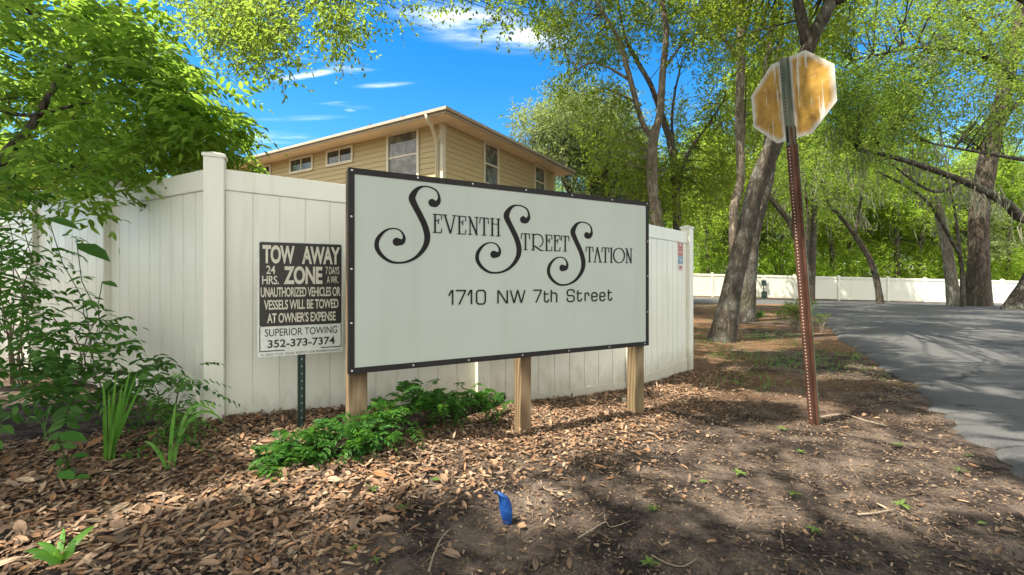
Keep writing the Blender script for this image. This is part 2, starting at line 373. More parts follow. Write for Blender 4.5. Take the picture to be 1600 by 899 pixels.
def ground_mat():
    t = NT('leafy_soil'); v = t.coord('World')
    big = t.noise(.55, 5, .6, v); mid = t.noise(3.5, 6, .65, v); fin = t.noise(45, 5, .7, v); vf = t.noise(160, 3, .7, v)
    soil = t.ramp(fin, [(.3, (.013, .010, .009)), (.52, (.033, .025, .021)), (.75, (.11, .083, .067))])
    sand = t.ramp(vf, [(.3, (.09, .070, .058)), (.7, (.35, .272, .215))])
    c = t.mix(t.math('MULTIPLY', t.rng(mid, .44, .62), .66), soil, sand)
    lit = t.ramp(fin, [(.3, (.07, .038, .02)), (.5, (.17, .095, .05)), (.7, (.33, .20, .11))])
    x = t.n('ShaderNodeSeparateXYZ'); t.l(v, x.inputs[0])
    far = t.rng(x.outputs[1], 3.4, 5.5)
    c = t.mix(t.math('MULTIPLY', t.math('MULTIPLY', far, t.rng(big, .42, .55)), .85), c, lit)
    c = t.mix(t.math('MULTIPLY', t.math('MULTIPLY', t.rng(x.outputs[1], 4.5, 6.), t.rng(t.noise(1.3, 5, .6, v), .56, .66)), .7), c, (.06, .10, .022))
    h = t.math('ADD', fin, t.math('MULTIPLY', vf, .5))
    return t.done(t.pbr(c, .95, .12, 0, t.bump(h, .9, .03)))
M_GROUND = ground_mat()
def asphalt():
    t = NT('worn_asphalt'); v = t.coord('World'); f = t.noise(130, 4, .7, v); b = t.noise(.8, 5, .6, v); s = t.voro(220, v)
    c = t.ramp(f, [(.3, (.040, .040, .041)), (.55, (.088, .088, .090)), (.75, (.20, .20, .195))]); c = t.mix(t.math('MULTIPLY', t.rng(b, .4, .65), .45), c, (.105, .104, .10))
    pt = t.noise(2.2, 5, .6, v); c = t.mix(t.math('MULTIPLY', t.rng(pt, .58, .66), .45), c, (.035, .035, .037))
    wv = t.n('ShaderNodeVectorMath'); wv.operation = 'MULTIPLY_ADD'; nz = t.n('ShaderNodeTexNoise'); nz.inputs['Scale'].default_value = 2.5; nz.inputs['Detail'].default_value = 5; t.l(v, nz.inputs['Vector']); t.l(nz.outputs['Color'], wv.inputs[0]); wv.inputs[1].default_value = (.5, .5, .5); t.l(v, wv.inputs[2])
    ck = t.rng(t.voro(.55, wv.outputs[0], 'DISTANCE_TO_EDGE'), .012, .004); c = t.mix(t.math('MULTIPLY', ck, .75), c, (.016, .015, .014))
    return t.done(t.pbr(c, .88, .25, 0, t.bump(t.math('ADD', f, s), .6, .01)))
M_ROAD = asphalt()
def litter_mat(name, cols):
    t = NT(name); g = t.n('ShaderNodeNewGeometry'); c = t.ramp(g.outputs['Random Per Island'], [(i/(len(cols)-1), k) for i, k in enumerate(cols)])
    n = t.noise(70, 3, .6, t.coord('World')); c = t.mix(t.rng(n, .3, .7, 0, .5), c, t.mix(1., c, (.6, .55, .5), 'MULTIPLY'))
    return t.done(t.pbr(c, .75, .25))
M_LITTER = litter_mat('dry_oak_leaves', [(.06, .034, .022), (.16, .095, .056), (.24, .15, .09), (.12, .08, .055), (.35, .23, .145), (.26, .125, .055), (.20, .15, .11), (.08, .05, .034), (.15, .085, .045), (.42, .31, .21), (.05, .03, .02)])
M_STRAW = litter_mat('pine_straw', [(.06, .04, .026), (.16, .105, .062), (.10, .065, .04), (.24, .175, .12), (.05, .035, .026)])
M_TWIG = plain('dry_twig_bark', (.24, .19, .14), .9, .2, .4, 60)
M_BARK_OAK = bark_mat('oak_bark', (.030, .025, .019), (.135, .112, .086), lich=.4)
M_BARK_PALE = bark_mat('pale_bark', (.10, .078, .058), (.36, .30, .23), (.42, .40, .34), 1.3, .5)
M_BARK_PINE = bark_mat('reddish_bark', (.032, .023, .018), (.15, .115, .09), (.20, .19, .165), .7, .25)
M_BARK_THIN = bark_mat('thin_grey_bark', (.04, .032, .024), (.17, .14, .105), lich=.35, scale=1.6)
G_BRIGHT = leaf_mat('bright_green_leaf', [(.055, .12, .02), (.095, .19, .028), (.17, .28, .05), (.075, .15, .022)], (.42, .64, .07), .62, .12)
G_TIP = leaf_mat('oak_tip_leaf', [(.06, .11, .018), (.12, .20, .03), (.20, .29, .05), (.12, .18, .034)], (.48, .66, .08), .57, .12)
G_YELLOW = leaf_mat('yellow_green_leaf', [(.08, .12, .014), (.15, .22, .026), (.23, .30, .045), (.10, .15, .02)], (.50, .64, .06), .57, .12)
G_OAK = leaf_mat('oak_leaf', [(.05, .09, .016), (.095, .155, .026), (.16, .23, .045), (.11, .17, .036)], (.40, .54, .07), .53, .12)
G_PALE = leaf_mat('pale_oak_leaf', [(.11, .16, .05), (.18, .24, .085), (.27, .32, .14), (.20, .24, .11)], (.42, .50, .14), .5, .12)
G_WOOD = leaf_mat('woodland_leaf', [(.08, .15, .018), (.16, .27, .032), (.25, .38, .05), (.33, .44, .08)], (.58, .76, .09), .6, .06)
G_SHRUB = leaf_mat('shrub_leaf', [(.03, .085, .016), (.05, .13, .025), (.09, .19, .03)], (.18, .42, .04), .42, .15)
G_FERN = leaf_mat('fern_frond', [(.022, .075, .015), (.04, .125, .022), (.075, .18, .03)], (.18, .42, .04), .36, .15)
G_SEED = leaf_mat('seedling_leaf', [(.07, .11, .03), (.10, .16, .04), (.15, .21, .05)], (.2, .34, .07), .3, .2)
G_LILY = leaf_mat('lily_blade', [(.06, .16, .02), (.10, .26, .03), (.15, .30, .05)], (.28, .52, .06), .38, .4)
G_DARK = leaf_mat('dark_ground_leaf', [(.028, .075, .016), (.05, .115, .024), (.08, .17, .035)], (.14, .34, .04), .38, .15)
M_MOSS = leaf_mat('spanish_moss_strand', [(.17, .18, .125), (.25, .25, .18), (.33, .31, .23)], (.40, .40, .26), .45, .05, .9)

# ------------------------------------------------------------------ ground and road
def axis(lo, hi, step, far, g=1.14):
    a = list(np.arange(lo, hi+1e-6, step)); s = step; x = hi
    while x < far: s *= g; x += s; a.append(x)
    s = step; x = lo
    while x > -far: s *= g; x -= s; a.insert(0, x)
    return np.array(a)
GX, GY = axis(-4, 5.5, .07, 600), axis(1.0, 8.0, .07, 600)
XX, YY = np.meshgrid(GX, GY, indexing='ij')
ZZ = gh(XX, YY)
near = np.exp(-((XX/6)**2+((YY-3)/6)**2)); ZZ = ZZ+near*rng.normal(size=ZZ.shape)*.004
EDGE_PX = [(1640, 800), (1598, 760), (1560, 728), (1535, 706), (1509, 692), (1484, 668), (1462, 650), (1446, 634), (1435, 621), (1424, 603), (1391, 587), (1364, 570), (1347, 556), (1330, 545), (1310, 532), (1290, 511), (1276, 501), (1266, 489), (1240, 476), (1200, 472.5), (1150, 471.5), (1085, 470.5), (1000, 470)]
EDGE = [on_ground(*p) for p in EDGE_PX]
ex = np.array([p.x for p in EDGE]); ey = np.array([p.y for p in EDGE])
def road_left(y): return np.interp(y, ey, ex)          # x of the road's left edge at depth y
inroad = (YY > EDGE[0].y) & (YY < 34) & (XX > np.interp(YY, ey, ex)+.12)
ZZ = np.where(inroad, ZZ-.06, ZZ)
nx, ny = len(GX), len(GY)
V = np.stack([XX, YY, ZZ], -1).reshape(-1, 3); ii = np.arange(nx*ny).reshape(nx, ny)
Q = np.stack([ii[:-1, :-1], ii[1:, :-1], ii[1:, 1:], ii[:-1, 1:]], -1).reshape(-1, 4)
g = link('ground', raw_mesh('ground', V, np.full(len(Q), 4), Q.ravel(), True), M_GROUND); tag(g, 'dark soil verge strewn with dry brown leaves', 'ground', None, 'structure')
# road sheet: rows in depth, ragged left edge
ys = np.concatenate([np.linspace(.4, 8, 150), np.linspace(8, 26, 60)[1:], np.linspace(26, 33.2, 10)[1:]])
fr = np.concatenate([[0, .004, .012, .03], np.linspace(.06, 1, 40)])
Vr = []
for y in ys:
    xl = float(np.interp(y, ey, ex)) + .035*math.sin(9*y)+.03*math.sin(23*y+1)+rng.normal()*.015
    if y < EDGE[0].y: xl = float(ex[0]+(EDGE[0].y-y)*.9*-.2+.0) + .02*math.sin(20*y)
    if y > 23.2: xl = 5.0
    xr = 22+y*.9
    for k, f in enumerate(fr):
        x = xl+(xr-xl)*f; Vr.append((x, y, ghf(x, y)+(-.03 if k == 0 else .012+min(.016, (x-xl)*.05))))
Vr = np.array(Vr); ii = np.arange(len(Vr)).reshape(len(ys), len(fr))
Q = np.stack([ii[:-1, :-1], ii[:-1, 1:], ii[1:, 1:], ii[1:, :-1]], -1).reshape(-1, 4)
tag(link('road', raw_mesh('road', Vr, np.full(len(Q), 4), Q.ravel(), True), M_ROAD), 'grey asphalt drive with broken edge and sun dapples', 'road', None, 'structure')

# ------------------------------------------------------------------ fences
def post_mb(x, y, zb, zt, w=.127, cap=.03):
    m = MB(); h = w/2; c = .006
    pr = [(x-h, y-h+c), (x-h+c, y-h), (x+h-c, y-h), (x+h, y-h+c), (x+h, y+h-c), (x+h-c, y+h), (x-h+c, y+h), (x-h, y+h-c)]
    m.prism(pr, zb, zt)
    k = h+.008; m.prism([(x-k, y-k), (x+k, y-k), (x+k, y+k), (x-k, y+k)], zt, zt+.022, zt+.022+cap); return m
def fence_run(root, posts, zt, zb, ztop_post, board=.174, rail_t=.15, rail_b=.17, base=-.45, skip_first=False):
    """posts: distances along local x; zt / zb: top of the top rail, bottom of the bottom rail as functions of x"""
    for i, x in enumerate(posts):
        if not (i == 0 and skip_first): post_mb(x, 0, base, ztop_post(x)).build('post', M_VINYL, root)
    for a, b in zip(posts[:-1], posts[1:]):
        a, b = a+.062, b-.062
        m = MB(); n = max(1, round((b-a)/board)); w = (b-a)/n
        for k in range(n):
            x0, x1 = a+k*w, a+(k+1)*w
            m.hexa(x0+.004, x1-.004, -.012, .011, lambda x: zb(x)+.1, lambda x: zt(x)-.08)
        m.hexa(a, b, -.007, .007, lambda x: zb(x)+.11, lambda x: zt(x)-.09)
        m.build('panel', M_VINYL, root)
        for nm, lo, hi in (('top_rail', lambda x: zt(x)-rail_t, zt), ('bottom_rail', zb, lambda x: zb(x)+rail_b)):
            m = MB(); m.hexa(a-.004, b+.004, -.025, .025, lambda x, lo=lo: lo(x)+.004, lambda x, hi=hi: hi(x)-.004); m.hexa(a-.004, b+.004, -.021, .021, lo, hi); m.build(nm, M_VINYL, root)
C0, C1, C2 = Vector((-2.14, 3.28, 0)), Vector((1.28, 4.97, 0)), Vector((2.385, 6.20, 0))
d01 = C1-C0; L01 = d01.length
ff = thing('vinyl_fence', 'white vinyl privacy fence running behind the big sign and tow away sign', 'fence', C0, math.atan2(d01.y, d01.x))
ztf = lambda x: 1.905-.158*x/L01
fence_run(ff, [0, 2.07, L01], ztf, lambda x: -.17, lambda x: ztf(x)+.07)
d12 = C2-C1; L12 = d12.length
fr_ = thing('vinyl_fence', 'short white vinyl fence end panel with small red notice, right of the big sign', 'fence', C1, math.atan2(d12.y, d12.x))
fence_run(fr_, [0, L12], lambda x: 1.748, lambda x: -.17+.05*x/L12, lambda x: 1.80, skip_first=True, board=.15)
dl = Vector((-.873, .488, 0)).normalized()
fl = thing('vinyl_fence', 'white vinyl fence receding left behind the leafy shrubs with sun streaks', 'fence', C0, math.atan2(dl.y, dl.x))
fence_run(fl, [0, 1.73, 3.5, 5.3, 7.1], lambda x: 1.905, lambda x: -.1, lambda x: 1.975, skip_first=True)
# the fence far across the drive
fpx = [(1020, 36.5), (1064, 36.2), (1113, 36), (1168, 35.6), (1241, 35.2), (1310, 34.8), (1387, 34.2), (1445, 33.8), (1505, 33.4), (1566, 33), (1628, 32.6), (1690, 32.3)]
far = thing('vinyl_fence', 'long white vinyl fence far across the drive below the woods', 'fence', (0, 0, 0))
for i, (px, d) in enumerate(fpx):
    p = at(px, 438, d); zb_, zt_ = ghf(p.x, p.y), at(px, 427.5+(px-1085)*.0225, d).z
    post_mb(p.x, p.y, zb_-.3, zt_+.06, .15).build('post', M_VINYL, far)
    if i < len(fpx)-1:
        q = at(fpx[i+1][0], 438, fpx[i+1][1]); qt = at(fpx[i+1][0], 427.5+(fpx[i+1][0]-1085)*.0225, fpx[i+1][1]).z; qb = ghf(q.x, q.y)
        dv = Vector((q.x-p.x, q.y-p.y, 0)); n = Vector((dv.y, -dv.x, 0)).normalized()
        for nm, th, lo, hi in (('panel', .02, .05, -.12), ('top_rail', .05, None, 0), ('bottom_rail', .05, .05, None)):
            m = MB()
            def zz(pb, pt): return (pb+lo if lo is not None else pt-.16), (pt+hi if hi is not None else pb+.2)
            (b0, t0), (b1, t1) = zz(zb_, zt_), zz(qb, qt)
            pa, pb_ = Vector((p.x, p.y, 0)), Vector((q.x, q.y, 0)); a_, c_ = n*th, -n*th
            vs_ = [pa+a_+Vector((0, 0, b0)), pb_+a_+Vector((0, 0, b1)), pb_+c_+Vector((0, 0, b1)), pa+c_+Vector((0, 0, b0)), pa+a_+Vector((0, 0, t0)), pb_+a_+Vector((0, 0, t1)), pb_+c_+Vector((0, 0, t1)), pa+c_+Vector((0, 0, t0))]
            m.add(vs_, [(3, 2, 1, 0), (4, 5, 6, 7), (0, 1, 5, 4), (1, 2, 6, 5), (2, 3, 7, 6), (3, 0, 4, 7)]); m.build(nm, M_VINYL, far)

# ------------------------------------------------------------------ house
HE = Vector((-1.68, 11.5, 0)); EZ = EYE+(HY-167.4)/F*11.5
house = thing('house', 'tan lap sided two storey house with white trim behind the fence', 'house', HE, math.atan2(.852, .524))
hR, hL = Vector((.524, .852, 0)), Vector((-.852, .524, 0))
WX, WY, OV = 8.0, 14.0, .62
zs = EZ-.11
def lap_wall(length, axis_):
    """lap siding courses: each board leans out at its foot"""
    m = MB(); c = .15; z = -.3
    while z < zs:
        z1 = min(z+c, zs)
        if axis_ == 'x': m.add([(OV, OV-.018, z), (OV+length, OV-.018, z), (OV+length, OV, z1), (OV, OV, z1), (OV, OV+.02, z), (OV+length, OV+.02, z)], [(0, 1, 2, 3), (4, 5, 1, 0)])
        else: m.add([(OV-.018, OV, z), (OV-.018, OV+length, z), (OV, OV+length, z1), (OV, OV, z1), (OV+.02, OV, z), (OV+.02, OV+length, z)], [(3, 2, 1, 0), (0, 1, 5, 4)])
        z = z1
    return m
lap_wall(WX-OV*2, 'x').build('wall', M_SIDING, house); lap_wall(WY-OV*2, 'y').build('wall', M_SIDING, house)
m = MB(); m.hexa(OV+.03, WX-OV, OV+.03, WY-OV, -.3, zs); m.build('wall_core', M_SIDING, house)
m = MB(); m.hexa(OV-.035, OV+.09, OV-.035, OV+.0, -.3, zs-.004); m.hexa(OV-.035, OV-.0, OV+.003, OV+.09, -.3, zs-.004); m.build('corner_trim', M_TRIM, house)
m = MB(); m.hexa(WX-OV-.1, WX-OV+.02, OV-.035, OV+.0, -.3, zs-.004); m.build('corner_trim', M_TRIM, house)
m = MB(); m.hexa(.03, WX, .03, WY, zs, zs+.02); m.build('soffit', M_SOFFIT, house)
m = MB(); m.hexa(0, WX+.02, -.0, .028, zs-.03, EZ-.03); m.hexa(0, .026, .03, WY, zs-.03, EZ-.03); m.build('fascia', M_GUTTER, house)
m = MB(); m.hexa(-.07, WX+.03, -.07, -.002, EZ-.075, EZ); m.hexa(-.07, -.002, .0, WY, EZ-.075, EZ); m.build('gutter', M_GUTTER, house)
rf = MB(); pz = .3
rf.add([(-.04, -.04, EZ-.02), (WX+.04, -.04, EZ-.02), (WX+.04, WY, EZ-.02), (-.04, WY, EZ-.02), (WX/2, WX/2, EZ+WX/2*pz), (WX/2, WY-WX/2, EZ+WX/2*pz)],
       [(0, 1, 4), (1, 2, 5, 4), (2, 3, 5), (3, 0, 4, 5)])
roof = rf.build('roof', M_ROOF, house)
for y in (4.6, 3.1):
    m = MB(); m.tube([(1.6, y, EZ+.3), (1.6, y, EZ+.85)], .05, 8); m.build('vent_pipe', M_ROOF, roof)
m = MB(); m.tube([(-.03, .62, EZ-.07), (.02, .62, EZ-.20), (.20, .64, zs-.20), (.40, .70, zs-.40), (OV-.07, .76, zs-.55), (OV-.07, .76, -.2)], .05, 8); m.build('downspout', M_TRIM, house, True)
Minv = Matrix.Translation(HE) @ Matrix.Rotation(math.atan2(.852, .524), 4, 'Z'); Minv = Minv.inverted()
def on_wall(px, py, wall):
    o = Minv @ Vector((0, 0, EYE)); d = (Minv.to_3x3() @ Vector(((px-CX)/F, 1, (HY-py)/F)))
    k = ((OV-o.y)/d.y) if wall == 'x' else ((OV-o.x)/d.x); return o+d*k
def window(wall, l, r, t_, b_, kind, gl):
    """t_/b_: pixel rows at the window's middle"""
    pl, pr = on_wall(l, t_, wall), on_wall(r, t_, wall); pm, pb = on_wall((l+r)/2, t_, wall), on_wall((l+r)/2, b_, wall)
    a, c = sorted(((pl.x, pr.x) if wall == 'x' else (pl.y, pr.y))); zt_, zb_ = pm.z, pb.z
    def bx(m, u0, u1, v0, v1, dep0, dep1):
        if wall == 'x': m.hexa(u0, u1, OV-dep1, OV-dep0, v0, v1)
        else: m.hexa(OV-dep1, OV-dep0, u0, u1, v0, v1)
    g_ = MB(); bx(g_, a+.05, c-.05, zb_+.05, zt_-.05, -.02, .022); w = g_.build('window', gl, house)
    f = MB(); k = .085
    bx(f, a, c, zt_-k, zt_, -.01, .055); bx(f, a, c, zb_, zb_+k, -.01, .055); bx(f, a, a+k, zb_+k, zt_-k, -.01, .054); bx(f, c-k, c, zb_+k, zt_-k, -.01, .054)
    f.build('frame', M_TRIM, w)
    s = MB(); mid = (a+c)/2; zm = (zt_+zb_)/2
    if kind == 'hung': bx(s, a+k, c-k, zm-.025, zm+.025, -.01, .04)
    else: bx(s, mid-.025, mid+.025, zb_+k, zt_-k, -.01, .04)
    s.build('sash_bar', M_TRIM, w)
window('y', 605.5, 656, 205, 284, 'hung', M_GLASS2); window('y', 511, 553, 231, 258, 'slide', M_GLASS); window('y', 454, 490.5, 245, 270, 'slide', M_GLASS); window('y', 393, 425, 260, 285, 'slide', M_GLASS)
window('x', 754, 778, 225, 292, 'hung', M_GLASS2); window('x', 833.5, 850.5, 260, 310, 'hung', M_GLASS2)

# ------------------------------------------------------------------ lettering strokes
def stroke(m, pts, y=-.003, th=.003, closed=False):
    """flat ribbon through (u, v, width) with real thickness, in the sign's x-z plane"""
    n = len(pts); L = []; Rr = []
    for i in range(n):
        a = pts[(i-1) % n] if (closed or i > 0) else pts[i]; b = pts[(i+1) % n] if (closed or i < n-1) else pts[i]
        p = np.array(pts[i][:2]); d1 = np.array(pts[i][:2])-np.array(a[:2]); d2 = np.array(b[:2])-p
        def nz(v): k = np.hypot(*v); return v/k if k > 1e-9 else None
        d1, d2 = nz(d1), nz(d2); d1 = d2 if d1 is None else d1; d2 = d1 if d2 is None else d2
        t = nz(d1+d2); t = d1 if t is None else t
        nn = np.array([-t[1], t[0]]); mit = 1/max(.45, abs(np.dot(nn, [-d1[1], d1[0]])))
        L.append(p+nn*pts[i][2]/2*mit); Rr.append(p-nn*pts[i][2]/2*mit)
    vs_ = [(q[0], y-th, q[1]) for q in L]+[(q[0], y-th, q[1]) for q in Rr]+[(q[0], y, q[1]) for q in L]+[(q[0], y, q[1]) for q in Rr]
    fs = []
    for i in range(n if closed else n-1):
        j = (i+1) % n
        fs += [(n+i, n+j, j, i), (i, j, 2*n+j, 2*n+i), (n+j, n+i, 3*n+i, 3*n+j)]
    if not closed: fs += [(0, 2*n, 3*n, n), (n-1, 2*n-1, 4*n-1, 3*n-1)]
    m.add(vs_, fs)
def disc(m, u, v, r, y=-.003, th=.0034, n=20):
    vs_ = [(u+r*math.cos(2*math.pi*k/n), y-th, v+r*math.sin(2*math.pi*k/n)) for k in range(n)]+[(u+r*math.cos(2*math.pi*k/n), y, v+r*math.sin(2*math.pi*k/n)) for k in range(n)]
    m.add(vs_, [tuple(range(n))]+[(k, n+k, n+(k+1) % n, (k+1) % n) for k in range(n)])
def smooth(pts, k=5):
    out = []
    for i in range(len(pts)-1):
        p0, p1, p2, p3 = [np.array(pts[min(max(j, 0), len(pts)-1)]) for j in (i-1, i, i+1, i+2)]
        for t in np.linspace(0, 1, k, endpoint=False):
            out.append(tuple(.5*((2*p1)+(-p0+p2)*t+(2*p0-5*p1+4*p2-p3)*t*t+(-p0+3*p1-3*p2+p3)*t**3)))
    return out+[tuple(pts[-1])]
def arc(cx, cz, rx, rz, a0, a1, w, n=14): return [(cx+rx*math.cos(math.radians(a0+(a1-a0)*i/n)), cz+rz*math.sin(math.radians(a0+(a1-a0)*i/n)), w) for i in range(n+1)]
def deco(ch, m, x0, x1, z0, z1):
    """tall thin serif capitals: heavy stems, hairline arms and serifs"""
    K, H = .0105, .0045; w, h = x1-x0, z1-z0; P = lambda u, v: (x0+u*w, z0+v*h)
    def ln(a, b, t): stroke(m, [(*P(*a), t), (*P(*b), t)])
    def serif(u, v, half=.012): cx, cz = P(u, v); stroke(m, [(cx-half, cz, H), (cx+half, cz, H)], th=.0032)
    if ch == 'E':
        ln((.2, 0), (.2, 1), K); serif(.16, .012, .012); serif(.16, .988, .012)
        stroke(m, [(*P(.2, .985), H), (*P(.93, .985), H), (*P(.97, .72), H)]); stroke(m, [(*P(.2, .015), H), (*P(.93, .015), H), (*P(.97, .25), H)])
        ln((.2, .66), (.62, .66), H); ln((.62, .78), (.60, .48), H)
    elif ch == 'T':
        ln((.5, 0), (.5, 1), K); serif(.5, .012, .016); stroke(m, [(*P(.0, .66), H), (*P(.06, .98), H), (*P(.94, .98), H), (*P(1, .66), H)])
        ln((.02, .95), (.2, .985), H); ln((.98, .95), (.8, .985), H)
    elif ch == 'V': ln((.14, .99), (.58, .0), K); ln((.90, .99), (.60, .0), H*1.5); serif(.15, .99, .016); serif(.90, .99, .014)
    elif ch == 'A': ln((.88, .0), (.44, 1.0), K); ln((.12, .0), (.44, .98), H*1.5); serif(.88, .012, .016); serif(.12, .012, .014)
    elif ch == 'N': ln((.14, .99), (.9, -.02), K); ln((.2, .0), (.2, .94), H*1.3); ln((.88, .0), (.88, .99), H*1.3); serif(.2, .012, .014); serif(.88, .988, .014); serif(.1, .99, .009)
    elif ch == 'H':
        for u in (.2, .84): ln((u, 0), (u, 1), K); serif(u, .012, .016); serif(u, .988, .016)
        ln((.2, .68), (.84, .68), H)
    elif ch == 'I': ln((.5, 0), (.5, 1), K); serif(.5, .012, .014); serif(.5, .988, .014)
    elif ch == 'O':
        cx, cz = P(.5, .5); n = 28
        stroke(m, [(cx+(w/2-.004)*math.cos(2*math.pi*k/n), cz+(h/2)*math.sin(2*math.pi*k/n), .0048+.0045*abs(math.cos(2*math.pi*k/n))) for k in range(n)], closed=True)
    elif ch == 'R':
        ln((.16, 0), (.16, 1), K); serif(.14, .012, .015); serif(.12, .988, .012)
        cx, cz = P(.50, .60); stroke(m, [(*P(.16, .90), H)]+arc(cx, cz, w*.46, h*.40, 125, -70, .0062))
        stroke(m, [(*P(.18, .30), H), (*P(.45, .17), .009), (*P(.75, .015), .008), (*P(.99, .0), H)])
def euro(ch, m, x0, x1, z0, z1):
    """wide monoline sans with square-rounded bowls"""
    K = .0095; w, h = x1-x0, z1-z0; e = K/2; P = lambda u, v: (x0+e+u*(w-K), z0+e+v*(h-K))
    def pl(*uv): stroke(m, [(*P(*q), K) for q in uv])
    def rr(x, y, X, Y, r=.022):                           # rounded box outline (absolute)
        pts = []
        for cx, cz, a in ((X-r, Y-r, 0), (x+r, Y-r, 90), (x+r, y+r, 180), (X-r, y+r, 270)): pts += arc(cx, cz, r, r, a, a+90, K, 5)
        return pts
    if ch == '1': pl((.0, .64), (.62, .99), (.9, 1.0), (.9, 0)); 
    elif ch == '7': pl((.0, 1), (1, 1), (.98, .9), (.32, 0))
    elif ch == '0': stroke(m, rr(x0+e, z0+e, x1-e, z1-e), closed=True)
    elif ch == 'N': pl((.0, 0), (.0, 1)); pl((.04, 1), (.94, 0)); pl((1, 0), (1, 1))
    elif ch == 'W': pl((.02, 1), (.26, .0)); pl((.27, .0), (.5, 1)); pl((.51, 1), (.74, .0)); pl((.75, .0), (.99, 1))
    elif ch == 't': pl((0, .78), (1, .78)); r = .018; stroke(m, [(x0+w*.26, z1, K)]+arc(x0+w*.26+r, z0+e+r, r, r, 180, 270, K, 5)+arc(x1-e-r, z0+e+r, r, r, 270, 360, K, 5)+[(x1-e, z0+h*.3, K)])
    elif ch == 'h': pl((.05, 0), (.05, 1)); r = .02; zt_ = z0+.072; stroke(m, [(x0+e, zt_, K)]+arc(x1-e-r, zt_-r, r, r, 90, 0, K, 5)+[(x1-e, z0, K)])
    elif ch == 'r': pl((.1, 0), (.1, 1)); r = .016; stroke(m, [(x0+e+.004, z1-e-.004, K)]+arc(x1-e-r, z1-e-r, r, r, 90, 0, K, 5)+[(x1-e, z1-.03, K)])
    elif ch == 'e':
        zm = z0+h*.52; pts = rr(x0+e, z0+e, x1-e, z1-e, .02); q = arc(x1-e-.02, z0+e+.02, .02, .02, 360-15, 270, K, 5)+arc(x0+e+.02, z0+e+.02, .02, .02, 270, 180, K, 5)+arc(x0+e+.02, z1-e-.02, .02, .02, 180, 90, K, 5)+arc(x1-e-.02, z1-e-.02, .02, .02, 90, 0, K, 5)+[(x1-e, zm, K)]
        stroke(m, q); stroke(m, [(x0+e, zm, K), (x1-e, zm, K)])
    elif ch == 'S':
        r = .02; zm = (z0+z1)/2
        stroke(m, [(x1-e, z1-.03, K)]+arc(x1-e-r, z1-e-r, r, r, 0, 90, K, 5)+arc(x0+e+r, z1-e-r, r, r, 90, 180, K, 5)+arc(x0+e+r, zm+r, r, r, 180, 270, K, 5)+arc(x1-e-r, zm-r, r, r, 90, 0, K, 5)+arc(x1-e-r, z0+e+r, r, r, 0, -90, K, 5)+arc(x0+e+r, z0+e+r, r, r, 270, 180, K, 5)+[(x0+e, z0+.033, K)])

# ------------------------------------------------------------------ the big sign
SW, SH = 2.44, 1.22
sign = thing('entrance_sign', 'large white black framed sign lettered with three swash S capitals', 'sign', (-.965, 2.682, 0), math.atan2(.490, .872))
SB = .545
m = MB(); m.hexa(.015, SW-.015, 0, .03, SB+.015, SB+SH-.015); face = m.build('sign_face', M_FACE, sign)
m = MB(); k = .035
m.hexa(0, SW, -.006, .034, SB+SH-k, SB+SH); m.hexa(0, SW, -.006, .034, SB, SB+k); m.hexa(0, k, -.0055, .0335, SB+k, SB+SH-k); m.hexa(SW-k*.85, SW, -.0055, .0335, SB+k, SB+SH-k)
frame = m.build('frame', M_FRAME, sign)
m = MB(); M90 = Matrix.Rotation(math.radians(90), 4, 'X')
def screw(m, u, v):
    b = len(m.v); m.prism([(.0065*math.cos(a*math.pi/5), .0065*math.sin(a*math.pi/5)) for a in range(10)], 0, .003, .0055)
    for i in range(b, len(m.v)): x, y, z = m.v[i]; m.v[i] = (u+x, -.006-z, v+y)
for u in (.02, .42, .80, 1.22, 1.63, 2.03, 2.42): screw(m, u, SB+SH-.017); screw(m, max(.02, u-.03), SB+.018)
for v in (.30, .62, .93): screw(m, .017, SB+v); screw(m, SW-.015, SB+v*.95)
sc_ = m.build('screws', M_SCREW, frame)
S1 = [(0.516, 1.054, 0.0488), (0.538, 1.048, 0.0398), (0.559, 1.066, 0.0293), (0.565, 1.091, 0.016), (0.551, 1.128, 0.0106), (0.517, 1.149, 0.0086), (0.467, 1.155, 0.0091), (0.424, 1.138, 0.0206), (0.394, 1.101, 0.0371), (0.384, 1.068, 0.0434), (0.404, 1.023, 0.0397), (0.433, 0.972, 0.0387), (0.462, 0.916, 0.039), (0.479, 0.866, 0.0405), (0.483, 0.822, 0.0392), (0.472, 0.777, 0.0339), (0.442, 0.731, 0.0259), (0.402, 0.695, 0.0192), (0.351, 0.671, 0.0139), (0.3, 0.663, 0.0125), (0.25, 0.669, 0.016), (0.204, 0.697, 0.0207), (0.174, 0.733, 0.0254), (0.164, 0.769, 0.0265), (0.173, 0.808, 0.0242), (0.202, 0.846, 0.017), (0.233, 0.867, 0.011), (0.271, 0.875, 0.0074), (0.307, 0.865, 0.0088), (0.329, 0.84, 0.0126), (0.333, 0.815, 0.0201), (0.319, 0.794, 0.0351), (0.287, 0.793, 0.0498)]
B1 = (.150, .574, .657, 1.159)
for B in (B1, (.820, 1.258, .600, 1.093), (1.402, 1.835, .513, 1.009)):
    su, sv = (B[1]-B[0])/(B1[1]-B1[0]), (B[3]-B[2])/(B1[3]-B1[2])
    T = [(B[0]+(u-B1[0])*su, SB+B[2]+(v-B1[2])*sv, w*(su+sv)/2) for u, v, w in S1]
    m = MB()
    stroke(m, smooth(T[3:-3], 6), y=0); 
    stroke(m, smooth(T[:4], 5), y=0, th=.0031); stroke(m, smooth(T[-4:], 5), y=0, th=.0031)
    disc(m, T[0][0], T[0][1], T[0][2]/2*1.02, y=0); disc(m, T[-1][0], T[-1][1], T[-1][2]/2*1.02, y=0)
    m.build('swash_capital', M_INK, face)
